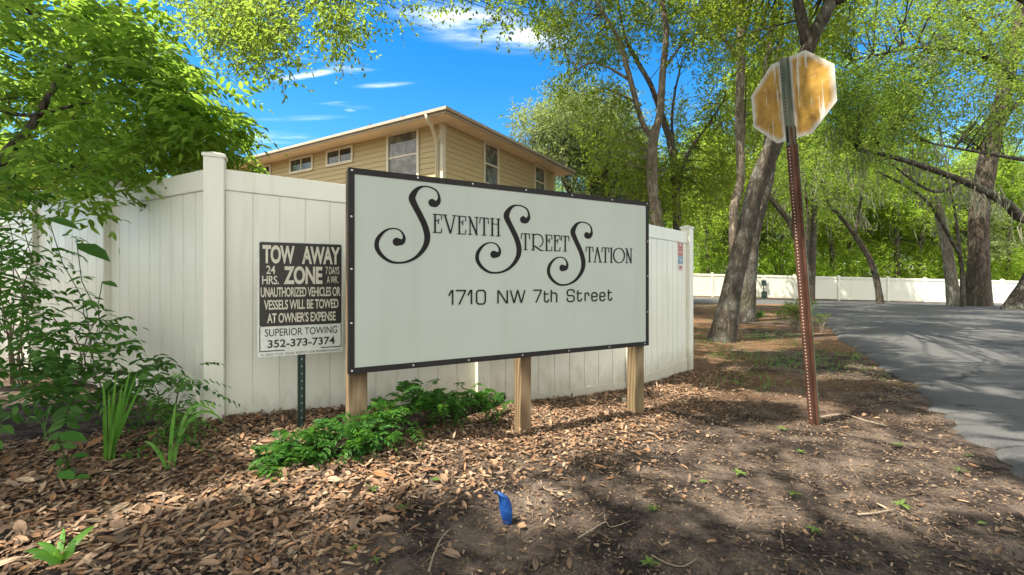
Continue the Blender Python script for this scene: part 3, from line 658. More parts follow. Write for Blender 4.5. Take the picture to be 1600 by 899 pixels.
for word in ([('E', 0.523, 0.582), ('V', 0.589, 0.679), ('E', 0.692, 0.753), ('N', 0.767, 0.84), ('T', 0.853, 0.921), ('H', 0.934, 1.009), .862, .983],
             [('T', 1.181, 1.253), ('R', 1.266, 1.372), ('E', 1.387, 1.448), ('E', 1.462, 1.522), ('T', 1.532, 1.604), .773, .892],
             [('T', 1.766, 1.838), ('A', 1.845, 1.921), ('T', 1.926, 1.999), ('I', 2.012, 2.037), ('O', 2.044, 2.169), ('N', 2.178, 2.247), .697, .817]):
    m = MB()
    for ch, a, b in word[:-2]: deco(ch, m, a, b, SB+word[-2], SB+word[-1])
    m.build('lettering', M_INK, face)
m = MB()
for ch, a, b, z0, z1 in [('1', 0.624, 0.664, 0.388, 0.491), ('7', 0.676, 0.751, 0.388, 0.491), ('1', 0.761, 0.8, 0.388, 0.491), ('0', 0.825, 0.9, 0.388, 0.491), ('N', 0.989, 1.072, 0.388, 0.489), ('W', 1.085, 1.218, 0.388, 0.489),
                         ('7', 1.28, 1.356, 0.388, 0.487), ('t', 1.368, 1.42, 0.388, 0.475), ('h', 1.433, 1.494, 0.388, 0.488), ('S', 1.582, 1.657, 0.388, 0.487), ('t', 1.673, 1.727, 0.388, 0.477), ('r', 1.749, 1.799, 0.388, 0.461), ('e', 1.819, 1.881, 0.388, 0.462), ('e', 1.901, 1.962, 0.388, 0.462), ('t', 1.982, 2.033, 0.388, 0.479)]:
    euro(ch, m, a, b, SB+z0, SB+z1)
m.build('lettering', M_INK, face)
def wpost(u, w, d, base): 
    m = MB(); c = .004; m.prism([(u-w/2, .036+c), (u-w/2+c, .036), (u+w/2-c, .036), (u+w/2, .036+c), (u+w/2, .036+d), (u-w/2, .036+d)], base, SB+SH+.004); return m.build('post', M_WOOD, sign)
wpost(.062, .112, .09, -.1); wpost(1.245, .092, .092, -.25); wpost(2.375, .105, .092, -.25)

# ------------------------------------------------------------------ flat lettering from the built-in font
def text_obj(name, body, mat, parent, x0, x1, zb, zt, y, bold=0., tight=1.):
    c = bpy.data.curves.new(name, 'FONT'); c.body = body; c.extrude = .0; c.offset = bold; c.space_character = tight; c.resolution_u = 4
    o = bpy.data.objects.new(name, c); COL.objects.link(o); bpy.context.view_layer.update()
    me = bpy.data.meshes.new_from_object(o.evaluated_get(bpy.context.evaluated_depsgraph_get())); bpy.data.objects.remove(o); bpy.data.curves.remove(c)
    v = np.empty(len(me.vertices)*3, np.float32); me.vertices.foreach_get('co', v); v = v.reshape(-1, 3)
    mn, mx = v.min(0), v.max(0); q = np.empty_like(v)
    q[:, 0] = x0+(v[:, 0]-mn[0])/(mx[0]-mn[0])*(x1-x0); q[:, 2] = zb+(v[:, 1]-mn[1])/(mx[1]-mn[1])*(zt-zb); q[:, 1] = y
    me.vertices.foreach_set('co', q.ravel()); me.materials.clear(); me.update()
    return link(name, me, mat, parent)
def rrect(w, h, r, n=5):
    p = []
    for cx, cz, a in ((w-r, h-r, 0), (r, h-r, 90), (r, r, 180), (w-r, r, 270)): p += [(cx+r*math.cos(math.radians(a+90*i/n)), cz+r*math.sin(math.radians(a+90*i/n))) for i in range(n+1)]
    return p
def plate(m, prof, y0, y1):
    n = len(prof); m.add([(x, y0, z) for x, z in prof]+[(x, y1, z) for x, z in prof], [tuple(range(n)), tuple(range(n, 2*n))[::-1]]+[(i, n+i, n+(i+1) % n, (i+1) % n) for i in range(n)])

# tow-away sign
tl, tr = at(406.7, 373.4, 2.97), at(539.3, 383.5, 3.235); bl, br = at(400, 557.5, 2.97), at(534.8, 550.8, 3.235)
tw = (tr-tl).length; th_ = (tl.z-bl.z+tr.z-br.z)/2; dv = (tr-tl)
tow = thing('tow_away_sign', 'black and white tow away zone notice on a thin dark green post', 'sign', (bl.x+.01, bl.y, ghf(-1.42, 3.1)), math.atan2(dv.y, dv.x))
tz = (bl.z+br.z)/2-tow.location.z
M_WHITE = plain('weathered_white_paint', (.62, .65, .58), .5, .4, .14, 25); M_BLACK = plain('faded_black_paint', (.03, .026, .02), .5, .4, .35, 25); M_CREAM = plain('cream_print', (.60, .58, .46), .55, .35, .15, 40)
m = MB(); plate(m, [(x, z+tz) for x, z in rrect(tw, th_, .02)], 0, .003); pan = m.build('sign_panel', M_WHITE, tow)
W_, H_ = tw, th_
def X(u): return u*W_
def Z(v): return tz+v*H_
m = MB(); plate(m, [(X(.02)+x, Z(.262)+z) for x, z in rrect(W_*.965, H_*.728, .014)], -.0018, -.0003); blk = m.build('black_field', M_BLACK, pan)
for body, x0, x1, b, t, bold in (('TOW', .055, .415, .805, .965, .035), ('AWAY', .50, .965, .805, .965, .035), ('24', .095, .195, .715, .787, .012), ('HRS.', .05, .235, .625, .70, .012), ('ZONE', .29, .745, .625, .785, .035),
                                 ('7 DAYS', .785, .955, .715, .785, .008), ('A WK.', .80, .945, .633, .70, .008), ('UNAUTHORIZED VEHICLES OR', .035, .97, .515, .60, .018), ('VESSELS WILL BE TOWED', .07, .945, .405, .49, .018), ('AT OWNER\u2019S EXPENSE', .105, .91, .290, .375, .018)):
    text_obj('lettering', body, M_CREAM, blk, X(x0), X(x1), Z(b), Z(t), -.0032, bold, .95)
for body, x0, x1, b, t, bold in (('SUPERIOR TOWING', .08, .93, .175, .24, .006), ('352-373-7374', .11, .90, .075, .145, .02), ('FL. STAT. 715.07  PLEASE RESPECT OUR PROPERTY RIGHTS', .04, .965, .010, .028, .0)):
    text_obj('lettering', body, M_BLACK, pan, X(x0), X(x1), Z(b), Z(t), -.0015, bold)
m = MB(); 
for (x0, x1, z0, z1) in ((.02, .03, .045, .262), (.975, .985, .045, .262), (.0305, .30, .045, .054), (.73, .9745, .045, .054)): m.hexa(X(x0), X(x1), -.0012, -.0002, Z(z0), Z(z1))
m.build('border_line', M_BLACK, pan)
m = MB()
for u, v in ((.53, .86), (.5, .11)): screw(m, X(u), Z(v))
m.build('bolt', M_SCREW, pan)
def uchannel(m, w, d, z0, z1, cx=0, y0=0, t=.004):
    pr = [(-w*.5, d), (-w*.28, d), (-w*.2, 0), (w*.2, 0), (w*.28, d), (w*.5, d), (w*.5, d+t), (w*.26, d+t), (w*.18, t), (-w*.18, t), (-w*.26, d+t), (-w*.5, d+t)]
    m.prism([(cx+x, y0+y) for x, y in pr], z0, z1)
m = MB(); uchannel(m, .05, .022, -.3, tz+H_*.95, X(.5), .004); m.build('post', M_DGREEN, tow)
m = MB()
for k in range(22): m.box((X(.5), .0035, .02+k*.05), (.007, .002, .011))
m.build('post_holes', M_SCREW, tow)

# ------------------------------------------------------------------ small notice on the fence end
p0 = at(1058.5, 379, 6.02); nv = thing('fence_notice', 'small red, white and blue no parking notice on the fence end panel', 'sign', (0, 0, 0), math.atan2(d12.y, d12.x))
dn = Vector((d12.x, d12.y, 0)).normalized(); nn_ = Vector((dn.y, -dn.x, 0)); s_ = None
o2, dd2 = Vector((0, 0, EYE)), Vector(((1063-CX)/F, 1, (HY-400)/F)); kk = ((C1-o2).dot(nn_)+.0125)/dd2.dot(nn_); pc = o2+dd2*kk
nv.location = (pc.x, pc.y, pc.z)
M_RED = plain('sign_red', (.38, .06, .035), .45, .4); M_BLUE = plain('sign_blue', (.10, .25, .36), .45, .4); M_PINKW = plain('sign_pale', (.60, .50, .46), .5, .4)
m = MB(); plate(m, [(x-.08, z-.20) for x, z in rrect(.16, .40, .012)], -.003, 0); b_ = m.build('sign_panel', M_PINKW, nv)
m = MB(); m.hexa(-.077, .077, -.0045, -.0032, .10, .197); m.hexa(-.077, .077, -.0045, -.0032, .002, .095); m.build('red_field', M_RED, b_)
m = MB(); m.hexa(-.077, .077, -.0045, -.0032, -.105, -.006); m.build('blue_field', M_BLUE, b_)
text_obj('lettering', 'NO', M_PINKW, b_, -.05, .05, .12, .18, -.0055, .03); text_obj('lettering', 'PARKING', M_PINKW, b_, -.065, .065, .025, .072, -.0055, .02); text_obj('lettering', 'TOW', M_PINKW, b_, -.055, .055, -.085, -.03, -.0055, .03); text_obj('lettering', 'AWAY', M_RED, b_, -.05, .05, -.175, -.13, -.0055, .02)

# ------------------------------------------------------------------ stop sign seen from behind
sb = on_ground(1268, 665); top = at(1222, 95, 3.44)
stop = thing('stop_sign', 'octagonal road sign seen from behind, ochre stained, on a leaning rusty post', 'sign', sb)
ax = (top-sb); Lp = ax.length; ax.normalize()
u_ = Vector((.5, -.866, 0)); u_ = (u_-ax*u_.dot(ax)).normalized(); yv = ax.cross(u_)           # local x along the panel, z up the post, -y to the camera
Mr = Matrix((u_, yv, ax)).transposed().to_4x4(); stop.rotation_mode = 'QUATERNION'; stop.rotation_quaternion = Mr.to_quaternion()
zc_ = (at(1233, 154, 3.45)-sb).dot(ax); a_ = .305; s8 = a_*math.tan(math.pi/8)
xo = (at(1233, 154, 3.45)-sb).dot(u_)
m = MB(); plate(m, [(-s8, a_), (s8, a_), (a_, s8), (a_, -s8), (s8, -a_), (-s8, -a_), (-a_, -s8), (-a_, s8)][::-1], -.0015, .0015)
oct_ = m.build('sign_panel', M_SIGNBACK, stop); oct_.location = (0.02, .042, zc_)
m = MB(); uchannel(m, .078, .034, -.4, zc_-a_*.70, 0, 0); rp = m.build('post', M_RUST, stop)
m = MB(); uchannel(m, .070, .032, zc_-a_*1.15, Lp+.02, 0, -.006); gp = m.build('post_splice', M_GREENPOST, stop)
m = MB(); m.hexa(.024, .043, .0405, .0445, .02, zc_-a_*1.16); m.build('green_flange', M_GREENPOST, stop)
M_HOLE = plain('hole_light', (.50, .42, .36), .9, .1); M_HOLED = plain('hole_dark', (.02, .018, .014), .9, .1)
def holes(z0, z1, y, name, mat, parent):
    m = MB(); z = z0
    while z < z1:
        b = len(m.v); m.prism([(.0048*math.cos(a*math.pi/4), .0048*math.sin(a*math.pi/4)) for a in range(8)], 0, .0012)
        for i in range(b, len(m.v)): x, yy, zq = m.v[i]; m.v[i] = (x, y-zq, z+yy)
        z += .0254
    m.build(name, mat, parent)
holes(.06, zc_-a_*1.18, 0.0, 'hole', M_HOLE, rp); holes(zc_-a_*.9, Lp-.03, -.006, 'hole', M_HOLED, gp)
m = MB()
for zq in (zc_-a_*.78, zc_-a_*.98): m.hexa(-.006, .006, -.0105, -.0062, zq-.03, zq+.03)
m.build('bolt', M_HOLED, gp)


# ------------------------------------------------------------------ trees
def bez(a, b, sag, n=6, wob=.05):
    a, b = Vector(a), Vector(b); L = (b-a).length; out = []
    for i in range(n+1):
        t = i/n; p = a.lerp(b, t)+Vector((0, 0, sag*L*4*t*(1-t)))
        if 0 < i < n: p += Vector(R(-1, 1, 3))*wob*L*.5
        out.append(p)
    return out
def path3(pts, n=4):
    """a smooth trunk path through (x, y, z, radius)"""
    q = smooth([tuple(p) for p in pts], n); return [Vector(p[:3]) for p in q], [max(.004, p[3]) for p in q]
def pxpath(pts): return [(*at(a, b, d), w/2/F*d/math.sqrt(1+((a-CX)/F)**2)) for a, b, d, w in pts]          # (px, py, depth, width in px)
def tree(name, label, limbs, clusters, mat_bark, mat_leaf, leaf=(.08, .045), per=(14, 7), tw_len=.45, group=None, sides=10, kind='diamond', branch_r=.02, droop=.25, cat='tree', moss=None, sag=.06, flare=True, pin=None, twig_r=.004):
    base = limbs[0][0]; root = thing(name, label, cat, (base[0], base[1], base[2]), 0, group); o = Vector(root.location)
    mb = MB(); anchors = []
    for li, lm in enumerate(limbs):
        P, Rd = path3(lm, 5)
        if li == 0 and flare:
            for i in range(min(5, len(Rd))): Rd[i] *= 1+.22*(1-i/5)**2
            P.insert(0, P[0]-Vector((0, 0, .35))); Rd.insert(0, Rd[0]*1.15)
        mb.tube(P, Rd, sides if Rd[0] > .05 else 6, True, .05); anchors += list(zip(P, Rd))[2:]
    A = np.array([p[:] for p, _ in anchors]); lv = Leaves()
    for c in clusters:
        cx, r, k = Vector(c[:3]), c[3], c[4] if len(c) > 4 else 1.0
        dd = np.linalg.norm(A-np.array(cx[:]), axis=1)+np.maximum(0, A[:, 2]-cx.z)*.6
        i = int(np.argmin(dd)); ln = (Vector(A[i])-cx).length
        if ln > .15:
            r0 = min(anchors[i][1]*.7, branch_r*(.5+ln*.35)); pts = bez(A[i], cx, sag, 5)
            mb.tube(pts, [max(.004, r0*(1-.8*j/5)) for j in range(6)], 5, False)
        if pin is None: twig_leaves(lv, mb, cx[:], r, max(2, int(per[0]*k)), per[1], leaf[0], leaf[1], droop, c[5] if len(c) > 5 else tw_len, twig_r=twig_r)
        else:
            nf = max(2, int(per[0]*k)); q = np.array(cx[:])+rnd_dir(nf)*np.array([1, 1, .75])*r*np.cbrt(R(.02, 1, (nf, 1)))
            d = rnd_dir(nf, 0, .45); d[:, 0] += pin[2]; N = rnd_dir(nf)*.35+np.array([0, 0, 1.])
            pinnate(lv, q, d, N, pin[0]*R(.7, 1.2, nf), pin[1], leaf[0], leaf[1], .35, .35, .9)
    for v in range(len(mb.v)): x, y, z = mb.v[v]; mb.v[v] = (x-o.x, y-o.y, z-o.z)
    mb.build('trunk', mat_bark, root, True)
    if lv.a:
        lv.a = [(P-np.array(o[:]), D, N, L, W) for P, D, N, L, W in lv.a]; lv.build('crown', mat_leaf, root, kind=kind)
    if moss:
        ms = Leaves()
        for c in moss:
            n = int(34*c[4]); p = np.array(c[:3])-np.array(o[:])+rng.normal(size=(n, 3))*np.array([c[3]*.4, c[3]*.4, c[3]*.5])
            d = np.zeros((n, 3)); d[:, 2] = -1; d[:, :2] = rng.normal(size=(n, 2))*.24; nn = rnd_dir(n, 0, .1)
            ms.add(p, d, nn, c[3]*R(.2, 1.35, n), R(.02, .06, n)*max(1, c[3]*.8))
        ms.build('moss', M_MOSS, root, kind='blade', fold=.1, curl=.05)
    return root
def inpoly(x, y, poly):
    c = False; n = len(poly)
    for i in range(n):
        (x1, y1), (x2, y2) = poly[i], poly[(i+1) % n]
        if (y1 > y) != (y2 > y) and x < (x2-x1)*(y-y1)/(y2-y1)+x1: c = not c
    return c
def fill(poly, n, d0, d1, r0, r1, k=1.0, zmax=None):
    """clump centres seen inside an outline, spread through real depth"""
    xs = [p[0] for p in poly]; ys_ = [p[1] for p in poly]; out = []
    while len(out) < n:
        x, y = R(min(xs), max(xs)), R(min(ys_), max(ys_))
        if inpoly(x, y, poly):
            p = at(x, y, R(d0, d1)); out.append((p.x, p.y, p.z, R(r0, r1), k))
    return out
def overhead(n, bx, r0, r1, k=1., margin=15):
    """clumps in a box of space that the photograph does not see"""
    out = []; tries = 0
    while len(out) < n and tries < n*60:
        tries += 1; p = [R(bx[0], bx[1]), R(bx[2], bx[3]), R(bx[4], bx[5])]; r = R(r0, r1)
        if p[1] > .3 and HY-(p[2]-r*1.3-EYE)/(p[1]+r)*F > -margin and -80 < CX+p[0]/p[1]*F < 1680: continue
        out.append((*p, r, k))
    return out

# openings between the crowns: where the sun reaches the ground in the photograph (pixel, radius in m)
GAPS = [(570, 722, .22), (640, 715, .28), (720, 700, .30), (840, 665, .35), (910, 655, .32), (1000, 640, .25), (1050, 612, .35), (880, 700, .22), (850, 768, .26), (1085, 738, .22), (1175, 808, .16), (1160, 760, .16), (1255, 768, .22), (1330, 735, .28), (1190, 690, .3), (1110, 690, .2), (1320, 655, .35),
        (1130, 575, .45), (1430, 700, .25), (1520, 770, .3), (1290, 590, .45), (1200, 620, .3), (450, 690, .16), (400, 755, .14), (90, 860, .12), (980, 700, .18), (1440, 800, .16),
        (1350, 575, .45), (1400, 600, .4), (1490, 655, .4), (1570, 690, .35), (1450, 560, .6), (1560, 560, .7), (1390, 532, .7), (1510, 530, .8), (1590, 520, .9), (1320, 503, 1.0), (1440, 505, 1.1), (1550, 500, 1.2), (1370, 488, 1.3), (1480, 485, 1.4), (1160, 545, .6), (1230, 500, .8), (1110, 560, .4), (1580, 620, .4)]
GAPS = [(on_ground(x, y), r*(.8 if r < .4 else .42)) for x, y, r in GAPS]
sxy = (SUN_DIR.x/SUN_DIR.z, SUN_DIR.y/SUN_DIR.z)
def canopy(n, gx0, gx1, gy0, gy1, z0, z1, r0, r1, k, slack=.08):
    """crown clumps above the picture, placed by the spot of ground they shade, leaving the openings free"""
    out = []; t = 0
    while len(out) < n and t < n*80:
        t += 1; gx, gy, r = R(gx0, gx1), R(gy0, gy1), R(r0, r1); z = R(z0, z1)
        x, y = gx+sxy[0]*z, gy+sxy[1]*z
        if gx < .2 and gy > 3.4 and z > 5: continue
        if y > .3 and HY-(z-r*1.25-EYE)/(y+r)*F > -12 and -150 < CX+x/y*F < 1750: continue
        if any(math.hypot(gx-p.x, gy-p.y) < r*.75+slack+q for p, q in GAPS): continue
        out.append((x, y, z, r, k))
    return out
CAN_NEAR = [c+(.20,) for c in canopy(760, -5.0, 5.2, .3, 7.6, 5.2, 9.0, .14, .34, 2.4)]
for i in range(84):                                     # unseen crown clumps added between the sun and the left fence, shading it
    q = C0+dl*R(-.2, 6.2); h = R(.3, 1.8); z = R(5.4, 7.5); CAN_NEAR.append((q.x+sxy[0]*(z-h), q.y+sxy[1]*(z-h), z, R(.2, .36), 1.8, .25))
CAN_FAR = canopy(430, 3.0, 19, 3.0, 23, 7.5, 15, .4, .85, 4.2, .1)
# the leafy tree at the left edge
LT = [(-30, 0), (250, 0), (262, 40), (312, 105), (338, 160), (372, 212), (388, 246), (352, 262), (318, 262), (290, 276), (240, 290), (190, 300), (150, 318), (60, 330), (-30, 330)]
cl = fill(LT, 140, 3.3, 6.2, .18, .34) + fill([(240, 120), (330, 150), (388, 240), (330, 270), (250, 250)], 24, 3.6, 5.0, .14, .24) + canopy(40, -5.0, -.8, 1.5, 5.5, 3.4, 6.0, .25, .45, 1.5)
tree('leafy_tree', 'bright green compound leaved tree reaching over the left fence corner', 
     [[(-5.3, 3.7, .1, .14), (-5.2, 3.75, 1.2, .12), (-5.1, 3.8, 2.4, .10), (-5.0, 3.9, 3.8, .07), (-4.6, 4.0, 5.4, .03)], [(-5.2, 3.75, 1.4, .07), (-4.6, 3.8, 1.75, .05), (-4.4, 3.8, 1.9, .04)], [(-5.1, 3.8, 2.4, .05), (-4.7, 3.85, 2.6, .035), (-4.5, 3.9, 2.65, .03)], pxpath([(-60, 330, 3.8, 30), (10, 240, 3.8, 22), (50, 195, 3.9, 16), (110, 100, 4.0, 11), (190, 30, 4.1, 6)]),
      pxpath([(-60, 150, 3.9, 12), (20, 178, 3.9, 9), (70, 176, 3.9, 7), (150, 158, 4.0, 6), (240, 150, 4.1, 4), (330, 190, 4.1, 2.5)]), pxpath([(-60, 250, 4.1, 10), (40, 246, 4.1, 6), (130, 262, 4.2, 4), (240, 255, 4.2, 3)]),
      pxpath([(-20, 305, 4.3, 8), (80, 275, 4.4, 5), (130, 271, 4.4, 3)])],
     cl, M_BARK_THIN, G_BRIGHT, (.115, .042), (11, 5), kind='leaf', branch_r=.012, pin=(.30, 4, .45), sag=.02, sides=9)
# oak above the photographer: shades the verge, its tips hang into the top of the picture
ot = fill([(380, 0), (640, 0), (625, 40), (560, 30), (520, 75), (490, 30), (440, 60), (440, 100), (405, 130), (378, 100), (360, 20)], 32, 6.5, 9, .2, .36) + fill([(240, 0), (440, 0), (425, 55), (400, 78), (330, 92), (290, 50)], 34, 6.5, 9.5, .3, .5) + fill([(640, -20), (870, -20), (840, 22), (800, 36), (770, 14), (690, 12)], 12, 7, 9, .2, .35)
ot += CAN_NEAR
tree('oak_tree', 'overhanging oak whose leafy tips dangle at the top of the sky', [[(-5.6, -3.2, .0, .26), (-5.5, -3.0, 2.5, .22), (-5.1, -2.3, 5.0, .15), (-4.3, -1.2, 6.6, .08), (-3.2, .2, 7.4, .04)], [(-5.1, -2.3, 5.0, .09), (-5.4, .8, 6.1, .06), (-4.6, 3.4, 6.6, .04), (-3.6, 5.6, 6.4, .03), (-2.9, 8, 6.3, .02)], [(-3.2, .2, 7.4, .04), (-.9, -.1, 7.4, .03), (.6, 1.6, 7.3, .015)]],
     ot, M_BARK_OAK, G_TIP, (.085, .045), (18, 8), .42, kind='diamond', branch_r=.012)
# leaning oak on the verge
b1 = on_ground(1128, 533); D1 = b1.y
tl1 = fill([(1080, -40), (1340, -40), (1340, 30), (1300, 60), (1262, 95), (1190, 90), (1150, 70), (1080, 60)], 60, 9.3, 12.5, .4, .7)+[c for c in CAN_FAR if c[1] < 11.5]
tree('oak_tree', 'thick barked oak leaning right on the verge behind the octagonal sign', [pxpath([(1128, 533, D1, 40), (1142, 460, D1, 33), (1158, 390, D1, 30), (1180, 300, D1-.1, 30), (1210, 222, D1-.2, 30), (1240, 140, D1-.3, 28), (1262, 75, D1-.4, 25), (1300, 2, D1-.5, 21), (1350, -90, D1-.6, 18), (1400, -200, D1-.7, 9)]),
     [(*at(1262, 75, D1-.4), .1), (*at(1230, -60, D1-.3), .07), (*at(1180, -160, D1+.3), .03)], [(*at(1300, 2, D1-.5), .12), (*at(1440, -80, D1-1), .06), (*at(1560, -150, D1-1.2), .03)]],
     tl1, M_BARK_OAK, G_YELLOW, (.09, .052), (18, 8), .5, sides=14)
b2 = on_ground(1161, 502); D2 = b2.y
tree('oak_tree', 'slimmer shaded oak trunk standing close behind the leaning oak', [pxpath([(1161, 502, D2, 34), (1170, 430, D2, 26), (1176, 370, D2, 23), (1192, 310, D2, 20), (1204, 250, D2, 17), (1196, 150, D2, 13), (1203, 60, D2, 10), (1225, -60, D2, 6)]), pxpath([(1192, 300, D2, 12), (1206, 130, D2, 8), (1222, 40, D2, 6), (1215, -50, D2, 4)])],
     fill([(1120, -20), (1240, -20), (1250, 120), (1200, 260), (1140, 240), (1110, 100)], 30, 13.2, 16, .45, .8)+[c for c in CAN_FAR if c[1] >= 11.5 and c[0] > 4.5], M_BARK_OAK, G_YELLOW, (.09, .055), (26, 8), .55)
tree('slim_tree', 'slender upright tree rising straight beside the weathered sign panel, left of it', [pxpath([(1150, 505, 13.2, 16), (1146, 340, 13.2, 15), (1157, 280, 13.2, 14), (1155, 180, 13.2, 14), (1158, 90, 13.2, 14), (1159, 0, 13.2, 13), (1162, -120, 13.2, 8)]), pxpath([(1156, 95, 13.2, 7), (1125, 50, 13.2, 5), (1090, -5, 13.2, 3)]), pxpath([(1157, 280, 13.2, 5), (1163, 200, 13.2, 4), (1166, 120, 13.2, 2)])],
     fill([(1050, -30), (1170, -30), (1175, 80), (1130, 110), (1080, 70)], 20, 13.4, 15.5, .4, .75)+[c for c in CAN_FAR if c[1] >= 11.5 and c[0] <= 4.5], M_BARK_PALE, G_YELLOW, (.09, .055), (24, 8), .55)
# two forked trees behind the fence
DA, DB = 14.0, 15.5
g4 = ghf(at(1025, 0, DA).x, DA); y4 = HY+(EYE-g4)*F/DA
tree('forked_tree', 'forked light barked tree behind the fence end, nearest the big sign', [pxpath([(1028, y4, DA, 24), (1026, 350, DA, 20), (1019, 290, DA, 18), (1020, 225, DA, 16), (1031, 177, DA, 12), (1035, 117, DA, 11), (1041, 47, DA, 9), (1034, -5, DA, 7), (1040, -90, DA, 4)]), pxpath([(1019, 215, DA, 10), (1003, 190, DA, 9), (985, 126, DA, 9), (968, 66, DA, 7), (944, 22, DA, 5), (925, -10, DA, 3)]), pxpath([(985, 126, DA, 5), (930, 98, DA, 3), (890, 118, DA, 2)]), pxpath([(1035, 110, DA, 5), (1070, 60, DA, 3), (1085, 10, DA, 2)]), pxpath([(1003, 165, DA, 4), (950, 140, DA, 3), (930, 145, DA, 2)])],
     fill([(860, 0), (960, -20), (1060, -20), (1060, 70), (1010, 60), (985, 100), (960, 90), (880, 110), (850, 60)], 66, 14.0, 17, .35, .65)+fill([(880, 130), (960, 140), (980, 190), (950, 260), (880, 190)], 14, 13, 16, .3, .55)+fill([(940, 200), (1010, 210), (1060, 260), (1060, 340), (990, 330), (930, 260)], 40, 14.2, 16.5, .35, .6),
     M_BARK_PALE, G_YELLOW, (.10, .06), (24, 8), .55, branch_r=.016)
g5 = ghf(at(1060, 0, DB).x, DB); y5 = HY+(EYE-g5)*F/DB
tree('forked_tree', 'thinner grey tree behind the fence end post, right of the other forked tree', [pxpath([(1062, y5, DB, 17), (1058, 359, DB, 14), (1056, 290, DB, 13), (1048, 224, DB, 12), (1039, 196, DB, 10), (1018, 136, DB, 8), (995, 95, DB, 7), (976, 56, DB, 5), (965, 0, DB, 3)]), pxpath([(1058, 300, DB, 7), (1075, 240, DB, 5), (1110, 190, DB, 4), (1135, 150, DB, 2)]), pxpath([(1056, 285, DB, 5), (1050, 180, DB, 4), (1062, 110, DB, 3)])],
     fill([(1040, 170), (1140, 140), (1150, 250), (1140, 330), (1090, 340), (1060, 280)], 54, 15.4, 19, .4, .7)+fill([(1040, 20), (1140, 20), (1130, 130), (1060, 120)], 10, 14, 18, .4, .7), M_BARK_THIN, G_YELLOW, (.10, .06), (24, 8), .55, branch_r=.016)
# pale oak right of the house
po = fill([(812, 210), (850, 165), (905, 150), (960, 170), (1010, 215), (1020, 330), (960, 345), (905, 330), (890, 275), (840, 240)], 110, 20, 26, .7, 1.3)
tree('oak_tree', 'broad pale grey green oak crown rising beside the house roof', [[(3.8, 23, -.1, .4), (3.9, 23, 3, .33), (4.2, 23, 6, .25), (4.6, 23, 9, .12)], [(3.9, 23, 3.5, .2), (2.6, 22.5, 6, .14), (1.6, 22.5, 7.8, .06)], [(4.0, 23, 4, .2), (5.8, 22, 6.5, .12), (6.8, 22, 8, .05)]],
     po, M_BARK_OAK, G_PALE, (.15, .085), (44, 10), .9, moss=[(c[0], c[1], c[2]-.3, .8, 1.2) for c in po[::3]], twig_r=.008, branch_r=.035)

# big trees across the drive
D6 = 21.5; g6 = ghf(at(1527, 0, D6).x, D6); y6 = HY+(EYE-g6)*F/D6
mo = lambda pts, d, r=.55, k=1.0: [(*at(x, y, d+R(-1, 1)), r*R(.7, 1.3), k) for x, y in pts]
RC = [(1250, 20), (1330, -10), (1600, -20), (1640, 200), (1560, 250), (1500, 215), (1420, 225), (1370, 260), (1300, 250), (1280, 150)]
tree('pine_tree', 'thick reddish barked trunk tallest across the drive at far right', [pxpath([(1527, y6, D6, 44), (1529, 400, D6, 36), (1530, 330, D6, 35), (1540, 270, D6, 35), (1555, 200, D6, 32), (1572, 130, D6, 28), (1592, 40, D6, 22), (1610, -80, D6, 14)]), pxpath([(1572, 130, D6, 16), (1545, 70, D6, 11), (1500, 10, D6, 7)]), pxpath([(1555, 200, D6, 14), (1600, 150, D6, 9), (1640, 110, D6, 6)])],
     fill([(1400, -30), (1640, -30), (1640, 190), (1570, 150), (1520, 90), (1430, 60)], 54, 20.5, 26, .6, 1.1)+fill([(1350, -220), (1700, -220), (1700, -40), (1350, -40)], 14, 18, 24, .8, 1.2), M_BARK_PINE, G_YELLOW, (.14, .08), (28, 8), .8, sides=16, twig_r=.007, branch_r=.03, moss=mo([(1540, 230), (1560, 130), (1500, 120), (1460, 90), (1585, 210), (1520, 160)], D6))
D8 = 18.5; g8 = ghf(at(1590, 0, D8).x, D8); y8 = HY+(EYE-g8)*F/D8
l8 = pxpath([(1655, 330, D8, 32), (1600, 342, D8-.3, 22), (1572, 318, D8-.6, 19), (1520, 290, D8-.9, 15), (1470, 270, D8-1.1, 12), (1400, 247, D8-1.2, 9), (1340, 235, D8-1.2, 5)])
tree('oak_tree', 'oak at the right edge sending long mossy limbs over the drive', [pxpath([(1588, y8, D8, 44), (1622, 420, D8, 38), (1655, 340, D8, 42), (1690, 220, D8, 36), (1690, 60, D8, 28)]), l8,
     pxpath([(1690, 170, D8, 26), (1640, 170, D8-.5, 20), (1590, 130, D8-.8, 16), (1560, 100, D8-1, 12), (1510, 80, D8-1.2, 9), (1430, 75, D8-1.4, 6), (1330, 95, D8-1.5, 3)]), pxpath([(1500, 283, D8-1, 7), (1460, 300, D8-1, 6), (1400, 262, D8-1.3, 4), (1370, 225, D8-1.4, 3)]), pxpath([(1690, 60, D8, 22), (1630, 20, D8-1, 14), (1560, -20, D8-1.6, 8)]), pxpath([(1600, 250, D8, 9), (1540, 240, D8-.8, 6), (1460, 225, D8-1.2, 4), (1400, 205, D8-1.4, 3)])],
     fill(RC, 128, 15.5, 20, .5, .95, 1.0)+fill([(1290, 60), (1420, 90), (1460, 200), (1390, 260), (1310, 250)], 18, 14.5, 18, .4, .8)+fill([(1250, -220), (1660, -220), (1660, -30), (1250, -30)], 16, 13, 19, .8, 1.2), M_BARK_OAK, G_TIP, (.12, .068), (28, 8), .75, sides=14, twig_r=.007, branch_r=.025,
     moss=mo([(1600, 345), (1560, 320), (1500, 285), (1470, 275), (1420, 255), (1390, 245), (1350, 240), (1440, 262), (1530, 300), (1460, 230), (1310, 220), (1330, 260), (1380, 120), (1450, 90), (1300, 190), (1410, 210), (1360, 170)], D8-1.1, .55, 1.1))
